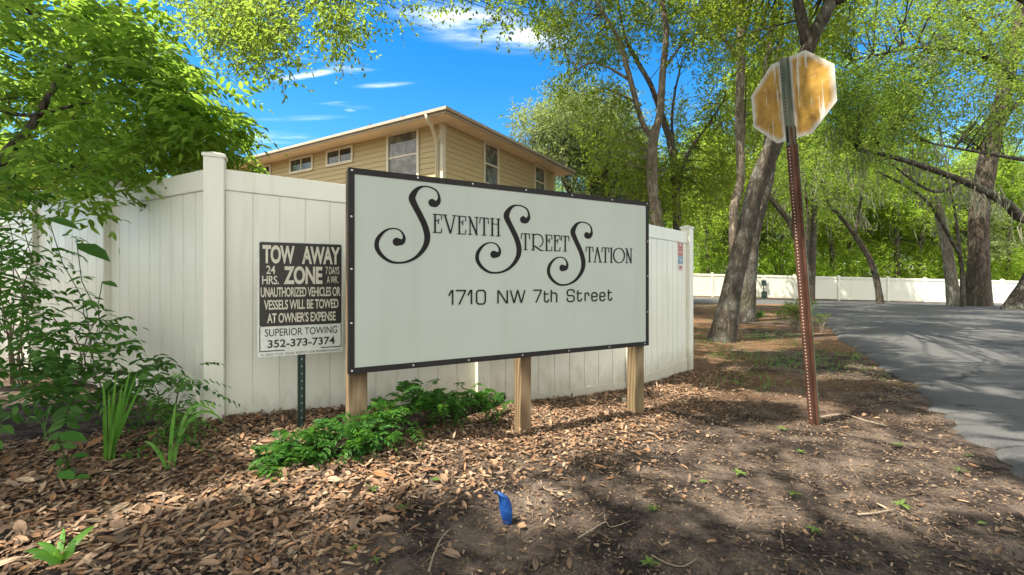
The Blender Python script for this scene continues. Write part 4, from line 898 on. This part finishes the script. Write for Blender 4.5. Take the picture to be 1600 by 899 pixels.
D7 = 21; g7 = ghf(at(1488, 0, D7).x, D7); y7 = HY+(EYE-g7)*F/D7
tree('broken_tree', 'pale snapped off trunk beside the thick reddish trunk', [pxpath([(1492, y7, D7, 24), (1484, 420, D7, 21), (1476, 370, D7, 18), (1468, 335, D7, 17), (1462, 305, D7, 12)])], [], bark_mat('weathered_dead_wood', (.14, .115, .085), (.46, .40, .31), (.52, .50, .44), 1.2, .5), G_OAK)
tree('crooked_tree', 'thin crooked tree curving left between the pale trunk and the thick reddish trunk', [pxpath([(1504, y7, D7-.5, 9), (1502, 409, D7-.5, 8), (1488, 379, D7-.5, 7), (1458, 327, D7-.6, 7), (1426, 297, D7-.7, 5), (1370, 268, D7-.8, 3)]), pxpath([(1501, 409, D7-.5, 8), (1492, 330, D7-.3, 5), (1480, 280, D7-.3, 3)])],
     fill([(1380, 250), (1460, 270), (1490, 330), (1430, 330)], 10, 19, 22, .4, .7), M_BARK_THIN, G_WOOD, (.11, .06), (22, 7), .6, moss=mo([(1470, 330), (1440, 310), (1490, 300), (1410, 300)], D7-.6))
D9 = 23.5; g9 = ghf(at(1372, 0, D9).x, D9); y9 = HY+(EYE-g9)*F/D9
tree('crooked_tree', 'thin dark tree leaning left in front of the far fence, right of the rusty post', [pxpath([(1375, y9, D9, 13), (1372, 450, D9, 12), (1362, 412, D9, 11), (1336, 368, D9, 9), (1310, 335, D9, 7), (1293, 315, D9, 5), (1280, 270, D9, 3)]), pxpath([(1336, 368, D9, 6), (1345, 310, D9, 4), (1352, 270, D9, 3)])],
     fill([(1240, 250), (1340, 240), (1380, 300), (1300, 320)], 18, 21, 26, .5, .9), M_BARK_THIN, G_TIP, (.12, .065), (26, 8), .7, moss=mo([(1300, 300), (1330, 320), (1350, 280), (1310, 270), (1345, 340), (1365, 300), (1290, 250)], D9, .8, 1.3))
D11 = 22.5; g11 = ghf(at(1262, 0, D11).x, D11); y11 = HY+(EYE-g11)*F/D11
tree('crooked_tree', 'dark bent tree half hidden behind the rusty sign post', [pxpath([(1264, y11, D11, 17), (1260, 420, D11, 14), (1238, 355, D11, 11), (1216, 325, D11, 9), (1198, 300, D11, 7), (1188, 260, D11, 4)]), pxpath([(1260, 410, D11, 7), (1262, 330, D11, 5), (1250, 260, D11, 3)])],
     fill([(1170, 230), (1290, 230), (1300, 310), (1220, 310)], 18, 20, 25, .5, .9), M_BARK_THIN, G_TIP, (.12, .065), (26, 8), .7, moss=mo([(1230, 330), (1270, 300), (1210, 290), (1250, 270)], D11, .7))

# woods behind the far fence: three kinds of tree, copied
def wood_tree(seed, h, lean):
    rnd = np.random.default_rng(seed); limbs = [[(0, 0, 0, .22), (lean*.2, .1, h*.3, .18), (lean*.6, .0, h*.6, .13), (lean, .2, h*.95, .05)]]
    cs = []
    for i in range(44):
        z = h*rnd.uniform(.38, 1.02); rr = (1.0+2.2*math.sin(math.pi*min(1, max(.1, (z/h-.15)/.9))))*rnd.uniform(.3, 1); a = rnd.uniform(0, 6.28)
        cs.append((lean*z/h+rr*math.cos(a), rr*math.sin(a), z, rnd.uniform(.6, 1.2), 1))
    return limbs, cs
protos = []
for sd, h, lean, lf, bk in ((1, 15, .8, G_WOOD, M_BARK_THIN), (2, 17.5, -1.2, G_WOOD, M_BARK_PINE), (3, 12.5, 1.5, G_PALE, M_BARK_OAK), (4, 14, -.4, G_YELLOW, M_BARK_THIN)):
    L_, c_ = wood_tree(sd, h, lean)
    protos.append(tree('woodland_tree', 'tree among the dense woods behind the far white fence', L_, c_, bk, lf, (.22, .13), (40, 9), 1.1, 'trees in the woods behind the far white fence', branch_r=.04, twig_r=.01, sides=7, moss=[(c[0], c[1], c[2]-.5, 1.1, .8) for c in c_[::4]]))
def copy_tree(root, loc, rz, sc, label=None, group=None):
    r = root.copy(); COL.objects.link(r); r.location = loc; r.rotation_euler = (0, 0, rz); r.scale = (sc, sc, sc)
    if label: r['label'] = label
    if group: r['group'] = group
    for ch in root.children: c = ch.copy(); COL.objects.link(c); c.parent = r
    return r
spots = []
for px, d in [(1100, 46), (1178, 44), (1215, 52), (1285, 49), (1325, 43), (1352, 56), (1402, 45), (1470, 53), (1512, 46), (1552, 50), (1600, 44), (1660, 50), (1060, 52), (1010, 50), (940, 52), (1120, 60), (1190, 64), (1265, 62), (1370, 66), (1450, 64), (1530, 66), (1600, 64), (1310, 60), (1080, 66), (850, 55), (790, 60)]:
    spots.append((px, d))
for i, (px, d) in enumerate(spots):
    p = at(px, 438, d); loc = (p.x, p.y, -.5); rz = R(0, 6.28); sc = R(.85, 1.2)
    pr = protos[i % 4]
    if i < 4: pr.location = loc; pr.rotation_euler = (0, 0, rz); pr.scale = (sc,)*3
    else: copy_tree(pr, loc, rz, sc)
for px, d, k in [(1108, 38.2, 0), (1150, 39, 2), (1222, 38.4, 0), (1302, 38.8, 3), (1401, 38.2, 1), (1437, 38.9, 0), (1515, 38.5, 2), (1572, 38.3, 0)]:
    p = at(px, 438, d); copy_tree(protos[k], (p.x, p.y, -.5), R(0, 6.28), R(.8, 1.0))
for px, d, k in [(1172, 29.5, 3), (1266, 31, 0)]:  # extra trees added for the shade they cast on the far fence
    p = at(px, 438, d); copy_tree(protos[k], (p.x, p.y, ghf(p.x, p.y)-.1), R(0, 6.28), R(.95, 1.1), 'tall slender tree added before the far white fence to shade it', 'added trees shading the far fence')
# sunlit trees behind the left fence
for i, (px, d, k) in enumerate([(100, 13, 3), (-40, 16, 0), (215, 18, 3), (20, 24, 0), (160, 27, 3), (-130, 11, 3), (280, 30, 0), (-220, 20, 0), (330, 34, 3), (390, 40, 0), (430, 46, 3)]):
    p = at(px, 438, d); copy_tree(protos[k], (p.x, p.y, 0), R(0, 6.28), R(.38, .5) if d < 20 else R(.45, .55), 'sunlit tree showing beyond the white fence at the far left', 'sunlit trees beyond the left fence')
# undergrowth along the back of the far fence
ug = Leaves()
for i in range(620):
    px = R(1060, 1720); d = R(39.5, 47); p = at(px, 438, d); z = -.4+abs(R(0, 1))**1.5*8.5; twig_leaves(ug, None, (p.x, p.y, z), (1.2, 1.0, .8), 22, 8, .19, .11, .3, 1.0)
for i in range(260):
    px = R(1060, 1720); d = R(37.2, 39.2); p = at(px, 438, d); twig_leaves(ug, None, (p.x, p.y, -.4+abs(R(0, 1))**1.3*4.2), (1.1, .8, .8), 22, 8, .17, .10, .3, .9)
tag(ug.build('undergrowth', G_WOOD, None), 'dense sunlit green thicket along the back of the far fence', 'undergrowth', None, 'stuff')
fw = Leaves()
for i in range(260):
    px = R(560, 1800); d = R(58, 66); p = at(px, 438, d); twig_leaves(fw, None, (p.x, p.y, R(0, 5.5)), (2.4, 2.0, 1.6), 22, 8, .42, .25, .3, 1.8)
for i in range(520):
    px = R(560, 1800); d = R(66, 82); p = at(px, 438, d); z = R(0, 19); twig_leaves(fw, None, (p.x, p.y, z), (2.4, 2.0, 1.6), 22, 8, .42, .25, .3, 1.8)
tag(fw.build('far_woods', G_WOOD, None), 'continuous green woods closing the view behind all the trees', 'woods', None, 'stuff')

# ------------------------------------------------------------------ leaf litter and straw
def yb(x): return np.interp(x, [-3, -.62, -.37, .3, 1.0, 2.0, 2.6], [1.0, 1.6, 2.55, 2.95, 3.4, 4.7, 5.6])
def visible(x, y):                                        # skip what lies behind the fence run or outside the picture
    px = CX+x/y*F; n = np.array([d01.y, -d01.x, 0])/L01; s = (x-C0.x)*n[0]+(y-C0.y)*n[1]
    sl = (x-C0.x)*.488+(y-C0.y)*.873
    return (px > -60) & (px < 1660) & ((s > .0) | (x > 1.2)) & ((sl < .02) | (x > -2.14))
def scatter(n, bx, prob):
    x, y = R(bx[0], bx[1], n), R(bx[2], bx[3], n); k = (rng.random(n) < prob(x, y)) & visible(x, y); x, y = x[k], y[k]
    return np.stack([x, y, gh(x, y)], 1)
def patch(x, y): return .5+.5*np.sin(2.1*x+1.7*np.sin(1.3*y))*np.sin(2.7*y+1.1*x)
def dens(x, y): s = 1/(1+np.exp(-(y-yb(x))*5.5)); return s*(.75+.25*patch(x, y))
P = scatter(150000, (-4.6, 2.9, 1.55, 6.0), dens); n = len(P)
Ld = Leaves(); D = rnd_dir(n, 0, .28); N = rnd_dir(n)*.34+np.array([0, 0, 1.]); P[:, 2] += R(.0, .022, n)
Ld.add(P, D, N, R(.02, 1, n)**2.2*.055+.022, R(.009, .023, n))
P = scatter(9000, (-4, 9, 1.55, 12), lambda x, y: np.where(x < road_left(y)-.05, .20+.5*np.exp(-((x-road_left(y)+.25)/.3)**2), .012)); n = len(P); P[:, 2] += R(.004, .02, n)+.012*(P[:, 0] > road_left(P[:, 1]))
Ld.add(P, rnd_dir(n, 0, .25), rnd_dir(n)*.35+np.array([0, 0, 1.]), R(.03, .075, n), R(.014, .03, n))
P = scatter(420, (-3.4, .2, 1.6, 2.8), lambda x, y: dens(x, y)); n = len(P); P[:, 2] += .025
Ld.add(P, rnd_dir(n, 0, .2), rnd_dir(n)*.3+np.array([0, 0, 1.]), R(.07, .125, n), R(.026, .046, n))
tag(Ld.build('fallen_leaves', M_LITTER, None, kind='litter', fold=.2, curl=.14), 'carpet of dry brown oak leaves over the soil', 'leaf litter', None, 'stuff')
Sd = Leaves()
P = scatter(80000, (-4, 7, 1.55, 9), lambda x, y: np.where(x < road_left(y)-.02, .35+.65*patch(x*1.7+1, y*1.5), .02)); n = len(P); P[:, 2] += R(.001, .014, n)
Sd.add(P, rnd_dir(n, 0, .12), rnd_dir(n)*.2+np.array([0, 0, 1.]), R(.01, 1, n)**2*.075+.012, R(.0012, .0032, n))
P = scatter(110000, (-3.5, 6.5, 1.55, 7.5), lambda x, y: np.where(x < road_left(y)-.02, .25+.75*patch(x*1.3+2, y*1.9), .01)); n = len(P); P[:, 2] += R(.0, .010, n)
Sd.add(P, rnd_dir(n, 0, .35), rnd_dir(n)*.5+np.array([0, 0, 1.]), R(.007, .022, n), R(.004, .012, n))
tag(Sd.build('straw_debris', M_STRAW, None, kind='strip', fold=0, curl=.05), 'scattered straw, needles and crumbs on the bare soil', 'debris', None, 'stuff')

# sticks one can tell apart
def stick(pts, w, label, forks=()):
    o = on_ground(*pts[0]); root = None; m = MB()
    def gp(px, py, lift=.012): q = on_ground(px, py); return (q.x-o.x, q.y-o.y, q.z+lift-o.z)
    q = smooth([(*gp(*p), w) for p in pts], 4); m.tube([a[:3] for a in q], [max(.0015, w*(1-.6*i/len(q))) for i in range(len(q))], 6, True, .15)
    for f in forks: q = smooth([(*gp(*p), w) for p in f], 3); m.tube([a[:3] for a in q], [max(.0012, w*.6*(1-.6*i/len(q))) for i in range(len(q))], 5, True, .15)
    r = m.build('twig', M_TWIG, None, True); r.location = o; tag(r, label, 'twig'); return r
stick([(1340, 808), (1365, 806), (1398, 800)], .007, 'short straight pale stick on soil below the lone sprout right of the rusty post')
stick([(670, 898), (678, 870), (690, 845), (704, 830)], .005, 'forked twig among leaves at the bottom edge left of the blue flag', [[(682, 860), (700, 850)]])
stick([(903, 845), (925, 832), (946, 820), (955, 828), (985, 818)], .004, 'thin zigzag twig on dark soil right of the blue flag', [[(946, 820), (944, 808)]])
stick([(845, 755), (852, 768), (875, 772), (892, 768), (890, 752)], .005, 'pale curled twig bundle above right of the blue flag', [[(850, 762), (870, 780)], [(856, 768), (880, 766)]])
stick([(1018, 872), (1040, 884), (1066, 890), (1088, 878)], .004, 'curved bleached twig near the bottom right of the flag')
stick([(410, 795), (440, 803), (468, 814)], .005, 'grey lichen covered twig lying on the leaves at lower left')
stick([(440, 828), (458, 845), (468, 870), (466, 890)], .004, 'slender bent twig on leaves below the lichen covered twig', [[(458, 845), (448, 835)]])
stick([(1282, 655), (1318, 650), (1352, 660), (1385, 668)], .012, 'dark root like branch on the ground right of the rusty post base')
stick([(640, 700), (650, 715), (668, 735), (690, 742)], .006, 'pale stick on sunlit leaves below the fern bank', [[(655, 720), (662, 708)]])

# ------------------------------------------------------------------ ferns on the low log
def plant(name, label, cat, loc, lv, mat, kind, group=None, stems=None, fold=.2, curl=.15, stem_mat=None):
    o = np.array(loc[:]); lv.a = [(P-o, D, N, L, W) for P, D, N, L, W in lv.a]
    r = lv.build(name, mat, None, kind=kind, fold=fold, curl=curl); r.location = loc; tag(r, label, cat, group)
    if stems is not None and stems.v:
        for i in range(len(stems.v)): x, y, z = stems.v[i]; stems.v[i] = (x-o[0], y-o[1], z-o[2])
        stems.build('stem', stem_mat or G_SHRUB, r)
    return r
lp = [(395, 722), (440, 712), (500, 716), (560, 706), (615, 690), (660, 672), (715, 662), (765, 648), (786, 640)]
lpts = []
for i, (px, py) in enumerate(lp):
    q = on_ground(px, py+8); lpts.append((q.x, q.y+.03, q.z+(.02 if i < 2 else .05+.012*i), .03 if i in (0, 8) else .03+.003*i))
P_, R_ = path3(lpts, 4); m = MB(); o = Vector(P_[0]); m.tube([p-o for p in P_], R_, 10, True, .3)
M_LOG = bark_mat('rotting_log_bark', (.018, .012, .008), (.07, .045, .03), (.05, .06, .02), 1.5, .3)
lg = m.build('fallen_log', M_LOG, None, True); lg.location = o; tag(lg, 'dark rotting log half buried in leaves under the ferns', 'log')
fl_names = ['fern at the left tip of the fern bank, lowest and farthest left', 'low fern just right of the left tip, before the green sign post', 'fern in front of the left wooden sign post foot', 'drooping fern right of the left wooden post foot', 'tall fern below the sign edge where the bank rises', 'fern at the crest of the bank with yellow sunlit tips', 'dense fern hanging over the log middle', 'fern on the right part of the log, by the white seam', 'rightmost fern with pale sunlit tips near the middle wooden post']
for i, (px, py, dz, nf, ln) in enumerate([(425, 712, .0, 20, .15), (470, 700, .03, 26, .17), (515, 694, .06, 26, .18), (560, 686, .08, 30, .19), (600, 668, .12, 32, .20), (645, 648, .16, 34, .21), (675, 650, .17, 30, .20), (712, 645, .16, 24, .18), (752, 640, .18, 24, .18)]):
    b = on_ground(px, py+26); c = np.array([b.x, b.y+.02, b.z+.05+dz*.9]); nf = int(nf*1.7); ln *= 1.0
    a = R(0, 6.28, nf); d = np.stack([np.cos(a), np.sin(a), R(-.5, 1.7, nf)], 1); lv = Leaves(); P0 = c+rng.normal(size=(nf, 3))*np.array([.085, .06, .045])
    pinnate(lv, P0, d, np.stack([-np.cos(a)*.5, -np.sin(a)*.5, np.ones(nf)], 1), ln*R(.65, 1.2, nf), 9, .052, .021, .7, .7, 1.0, 0)
    st = MB()
    for k in range(nf): st.tube([P0[k], P0[k]+unit(d[k:k+1])[0]*ln*.5-np.array([0, 0, .55*ln*.25])], [.002, .0012], 4, False)
    plant('fern', fl_names[i], 'fern', Vector(c), lv, G_FERN, 'diamond', 'ferns along the dark log', st)

# ------------------------------------------------------------------ plants by the left fence
def shrub(name, label, base_px, tips, lf=(.085, .032), spray=(.24, 4), n=3, mat=G_SHRUB, spread=.16):
    b = on_ground(*base_px); lv, st = Leaves(), MB()
    for (px, py, d) in tips:
        t = at(px, py, d); pts = bez(b+Vector(R(-.05, .05, 3))*Vector((1, 1, 0)), t, .06, 6, .05); st.tube(pts, [.007*(1-.7*j/6) for j in range(7)], 5, False)
        q = np.array([pts[k][:] for k in (4, 5, 6) for _ in range(n)])+rng.normal(size=(3*n, 3))*spread*.5; m_ = len(q)
        dr = rnd_dir(m_, .05, .4); dr[:, 0] += .35; pinnate(lv, q, dr, rnd_dir(m_)*.3+np.array([0, 0, 1.]), spray[0]*R(.7, 1.25, m_), spray[1], lf[0], lf[1], .3, .3, .95)
    return plant(name, label, 'shrub', b, lv, mat, 'leaf', None, st, stem_mat=M_TWIG)
shrub('leafy_shrub', 'tall compound leaved shrub rising at the left edge before the fence', (30, 600), [(15, 350, 2.9), (50, 372, 2.9), (-5, 300, 3.3), (30, 310, 3.4), (10, 385, 3.1), (-15, 450, 2.7), (5, 420, 2.7), (40, 440, 2.8), (-20, 390, 2.8), (-10, 330, 3.0), (5, 480, 2.7)])
shrub('leafy_shrub', 'arching shrub with horizontal leaf sprays against the left fence panel', (130, 595), [(110, 480, 2.8), (150, 500, 2.9), (60, 490, 2.8), (130, 525, 2.8), (40, 520, 2.7)])
shrub('leafy_shrub', 'low dark leafy shrub in the shade at the foot of the left fence', (200, 625), [(40, 590, 2.6), (90, 580, 2.7), (150, 585, 2.7), (10, 560, 2.6), (190, 575, 2.8), (230, 590, 2.8), (120, 610, 2.6), (60, 620, 2.5), (0, 610, 2.5)], mat=G_DARK, lf=(.085, .042))
shrub('leafy_shrub', 'small feathery shrub at the base of the fence corner post', (270, 665), [(280, 585, 2.75), (240, 600, 2.7), (262, 625, 2.6), (220, 620, 2.6), (300, 640, 2.6), (285, 660, 2.5), (240, 650, 2.5), (205, 640, 2.6)], lf=(.05, .018), spray=(.16, 5))
def blades(name, label, base, tips, w, mat, curl=.0, cat='plant'):
    """strap leaves from one foot, each a bent ribbon with a fold"""
    b = on_ground(*base); m = MB()
    for tip in tips:
        px, py, d = tip[:3]; t = at(px, py, d) if d else on_ground(px, py)+Vector((0, 0, .055)); mid = at(*tip[3:6]) if len(tip) > 3 else (Vector(b).lerp(t, .5)+Vector((0, 0, .06+curl)))
        o0 = Vector(b)+Vector((R(-.025, .025), R(-.02, .02), -.01)); q = [o0*(1-s)**2+mid*2*s*(1-s)+t*s*s for s in np.linspace(0, 1, 9)]
        vs_ = []
        for i, p in enumerate(q):
            tan = (q[min(i+1, 8)]-q[max(i-1, 0)]).normalized(); sd_ = tan.cross(Vector((.2, -.95, .25))).normalized(); nn = sd_.cross(tan)
            ww = w*(.55+.9*(i/8)*(1-i/8)*2.2)*(1-(i/8)**5)*.5+.0005
            vs_ += [p+sd_*ww-b, p-nn*ww*.35-b, p-sd_*ww-b]
        fs = []
        for i in range(8): fs += [(3*i, 3*i+1, 3*i+4, 3*i+3), (3*i+1, 3*i+2, 3*i+5, 3*i+4)]
        m.add(vs_, fs)
    r = m.build(name, mat, None, True); r.location = b; return tag(r, label, cat)
blades('lily_plant', 'clump of tall upright bright green blades before the left fence', (172, 722), [(160, 590, 2.45), (182, 580, 2.5), (192, 600, 2.45), (205, 575, 2.5), (215, 580, 2.55), (170, 610, 2.45), (198, 640, 2.4), (186, 625, 2.4), (160, 650, 2.4), (222, 600, 2.5), (178, 660, 2.4)], .016, G_LILY)
blades('lily_plant', 'lone strap leaf plant with a bent over blade right of the upright blades', (262, 735), [(275, 628, 2.45), (340, 650, 2.6, 285, 590, 2.5), (225, 690, 2.4, 245, 690, 2.4), (352, 662, 2.65, 300, 600, 2.6)], .018, G_LILY)
blades('lily_plant', 'small yellow green rosette in the leaf litter at bottom left', (96, 882), [(99, 824, 1.80), (150, 842, 0), (128, 838, 1.79), (38, 886, 0), (58, 872, 0), (72, 858, 1.79), (120, 868, 0), (80, 893, 0), (112, 893, 0), (48, 897, 0)], .026, G_LILY, -.02)
blades('grass_tuft', 'thin grassy stems left of the upright blades', (70, 690), [(60, 612, 2.5), (98, 640, 2.5), (40, 660, 2.4, 55, 630, 2.4), (110, 655, 2.5, 95, 630, 2.5), (78, 630, 2.5)], .007, G_LILY)
def broad(name, label, base, leaves_, mat=G_SHRUB):
    b = on_ground(*base); lv, st = Leaves(), MB()
    for (px, py, d, L_, dx, dy, dz) in leaves_:
        p = at(px, py, d); st.tube(bez(b, p, .05, 4), [.004, .0035, .003, .003, .0025], 5, False)
        lv.add(np.array([p[:]]), np.array([[dx, dy, dz]]), np.array([[.1, -.35, 1.]]), np.array([L_]), np.array([L_*.62]))
    return plant(name, label, 'plant', b, lv, mat, 'leaf', None, st, fold=.1, curl=.2)
broad('broadleaf_plant', 'low plant with three rounded dull green leaves at lower left', (105, 735), [(92, 680, 2.3, .13, 1, .1, -.1), (112, 712, 2.2, .07, .8, .3, 0), (92, 738, 2.1, .09, .9, -.2, -.1), (118, 745, 2.1, .06, .9, .2, 0)], G_FERN)
broad('broadleaf_plant', 'vine with large dark drooping leaves high before the left fence', (150, 600), [(75, 340, 2.9, .18, 1, .2, -.25), (120, 380, 2.9, .22, 1, .1, -.4), (130, 470, 2.8, .10, .8, 0, -.2), (160, 440, 2.9, .10, 1, 0, -.2)], G_DARK)

# seedlings on the soil
seed_n = 0
def seedling(px, py, s, label, n=6, mat=None):
    mat = mat or G_SEED; b = on_ground(px, py); lv = Leaves(); a = R(0, 6.28)+np.arange(n)*2*math.pi/n+R(-.3, .3, n)
    P0 = np.tile(np.array([b.x, b.y, b.z+s*.45]), (n, 1)); d = np.stack([np.cos(a), np.sin(a), R(.0, .5, n)], 1); lv.add(P0, d, np.tile([[0, 0, 1.]], (n, 1))+d*-.2, s*R(.7, 1.1, n), s*.32)
    st = MB(); st.tube([(b.x, b.y, b.z-.01), (b.x, b.y, b.z+s*.45)], [.0022, .0018], 5, False)
    plant('seedling', label, 'seedling', b, lv, mat, 'leaf', 'seedlings dotted over the verge', st)
for px, py, s, lab in [(1155, 745, .055, 'spreading seedling right of centre on the dark soil, the widest one'), (1240, 778, .05, 'seedling on the pale patch below the rusty post'), (1408, 796, .055, 'bright star shaped seedling near the short pale stick'), (1404, 700, .05, 'bright seedling beside the drive, above the star shaped one'), (1500, 740, .04, 'seedling nearest the asphalt edge at right'), (1222, 674, .05, 'seedling at the foot of the rusty post'), (1250, 710, .04, 'thin upright seedling below the rusty post foot'),
                       (1015, 888, .05, 'small fern like seedling at the bottom edge'), (1020, 800, .04, 'dull seedling left on the dark soil below the wooden posts'), (1272, 832, .04, 'faint seedling low on the soil under the pale patch'), (580, 770, .045, 'seedling in the leaf litter left of the blue flag'), (630, 800, .045, 'seedling between the leaf litter and the dark soil'), (640, 690, .04, 'sprout hanging below the fern bank'), (1515, 715, .035, 'tiny seedling close to the drive, uppermost at right'), (588, 882, .035, 'tiny seedling in leaves by the bottom edge'), (545, 868, .03, 'single green leaf sprout near the bottom left')]:
    seedling(px, py, s, lab, 6 if s > .035 else 4)
# rough grass behind the post
gt = Leaves()
for px, py, n_, sp in [(1200, 565, 260, .5), (1310, 570, 260, .6), (1180, 525, 240, .6), (1100, 538, 120, .3), (1240, 540, 120, .5), (1150, 555, 90, .4), (1190, 600, 60, .3), (1130, 600, 50, .3), (1345, 560, 120, .4)]:
    b = on_ground(px, py); x = b.x+rng.normal(size=n_)*sp*.8; y = b.y+rng.normal(size=n_)*sp; k = (x < road_left(y)-.05); x, y = x[k], y[k]; n_ = len(x)
    gt.add(np.stack([x, y, gh(x, y)], 1), rnd_dir(n_, 1.0), rnd_dir(n_, 0, .2), R(.03, .10, n_), R(.004, .009, n_))
tag(gt.build('grass', G_LILY, None, kind='blade'), 'sparse short green grass tufts on the verge beyond the post', 'grass', None, 'stuff')
# bush by the post and small plants under the oaks
def bush(label, px, py, h, w, n, mat, L=(.05, .022), d=None):
    b = on_ground(px, py); lv, st = Leaves(), MB()
    for i in range(n):
        t = Vector((b.x+R(-w, w), b.y+R(-w, w)*.7, b.z+h*R(.45, 1.05))); pts = bez(b, t, .05, 5, .06); st.tube(pts, [.008*(1-.8*j/5) for j in range(6)], 5, False)
        twig_leaves(lv, st, (pts[4].lerp(pts[5], .3))[:], w*.28, 9, 7, L[0], L[1], .1, w*.45, .5, .0025)
    return plant('bush', label, 'bush', b, lv, mat, 'leaf', None, st, stem_mat=M_TWIG)
bush('twiggy green bush standing just behind the rusty sign post', 1245, 520, .72, .36, 26, G_OAK)
bush('low yellow green weed beside the slim oak foot', 1184, 502, .22, .16, 8, G_LILY, (.05, .025))
bush('leafless twiggy weed by the drive edge right of the rusty post', 1283, 521, .4, .18, 6, G_OAK, (.03, .015))

# blue flag
bf = on_ground(789, 818); m = MB(); q = []
prof = [(.004, 0, .013), (.004, .02, .017), (.002, .045, .020), (.0, .07, .019), (-.004, .088, .016), (-.010, .100, .011), (-.016, .106, .006), (-.020, .103, .003)]
for i, (x, z, w) in enumerate(prof): q += [(x-w*.6, -.006*math.sin(i*1.3), z), (x, -.012+.004*math.cos(i*2.), z), (x+w*.6, .004*math.sin(i*.9), z-.003)]
fs = []
for i in range(len(prof)-1): fs += [(3*i, 3*i+1, 3*i+4, 3*i+3), (3*i+1, 3*i+2, 3*i+5, 3*i+4)]
m.add(q, fs); n0 = len(m.v); m.add([(x, y+.003, z) for x, y, z in q], [f[::-1] for f in fs])
def bluemat():
    t = NT('blue_marker_plastic'); n = t.noise(70, 4, .6, t.coord()); return t.done(t.pbr(t.ramp(n, [(.5, (.006, .04, .17)), (.66, (.012, .08, .28)), (.74, (.30, .38, .5))]), .4, .4))
fg = m.build('marker_flag', bluemat(), None, True); fg.location = bf; fg.scale = (2.3, 1.6, 1.4); tag(fg, 'small crumpled blue plastic marker flag stuck in the soil', 'flag')
m = MB(); m.tube([(0, .004, -.04), (0, .002, .09)], .0014, 5); m.build('wire', M_SCREW, fg)
# green pet waste station by the far fence
gpx = on_ground(1193, 466.0); ps = thing('waste_station', 'dark green waste station post with box and bin before the far fence', 'bin', gpx)
m = MB(); m.tube([(0, 0, 0), (0, 0, 1.75)], .035, 8); m.build('post', M_DGREEN, ps)
m = MB(); m.hexa(-.17, .17, -.10, .0, .95, 1.38); m.build('bag_box', M_DGREEN, ps)
m = MB(); m.prism([(.2*math.cos(a*.524)+.0, .2*math.sin(a*.524)-.1) for a in range(12)], .02, .50, .56); m.build('bin', M_DGREEN, ps)
m = MB(); plate(m, [(x-.16, z+1.45) for x, z in rrect(.32, .34, .03)], -.05, -.04); m.build('notice', M_WHITE, ps)
# white drain stub by the fence foot
wb = on_ground(975, 628); m = MB(); m.tube([(0, 0, -.05), (0, 0, .035)], .022, 12); o = m.build('drain_stub', M_VINYL, None); o.location = wb; tag(o, 'short white plastic pipe stub at the fence foot by the right wooden post', 'pipe')

# single fallen leaves that stand out
for px, py, L_, a, lab in [(1092, 758, .06, .2, 'yellow green fallen leaf lying on the soil left of the twin seedlings'), (1527, 824, .05, .1, 'yellowish fallen leaf on the ground at lower right'), (545, 867, .05, .9, 'fresh green fallen leaf among brown litter at the bottom'), (672, 755, .07, .1, 'long green fallen pod leaf on the litter left of the blue flag'), (720, 880, .12, 2.5, 'large tan fallen leaf pointing down at the bottom edge')]:
    b = on_ground(px, py); b.z += .02; lv = Leaves(); lv.add(np.array([b[:]]), np.array([[math.cos(a), math.sin(a), .05]]), np.array([[.1, -.3, 1.]]), np.array([L_]), np.array([L_*.34]))
    plant('fallen_leaf', lab, 'leaf', b, lv, M_LITTER if 'tan' in lab else G_SEED, 'litter', fold=.2, curl=.15)
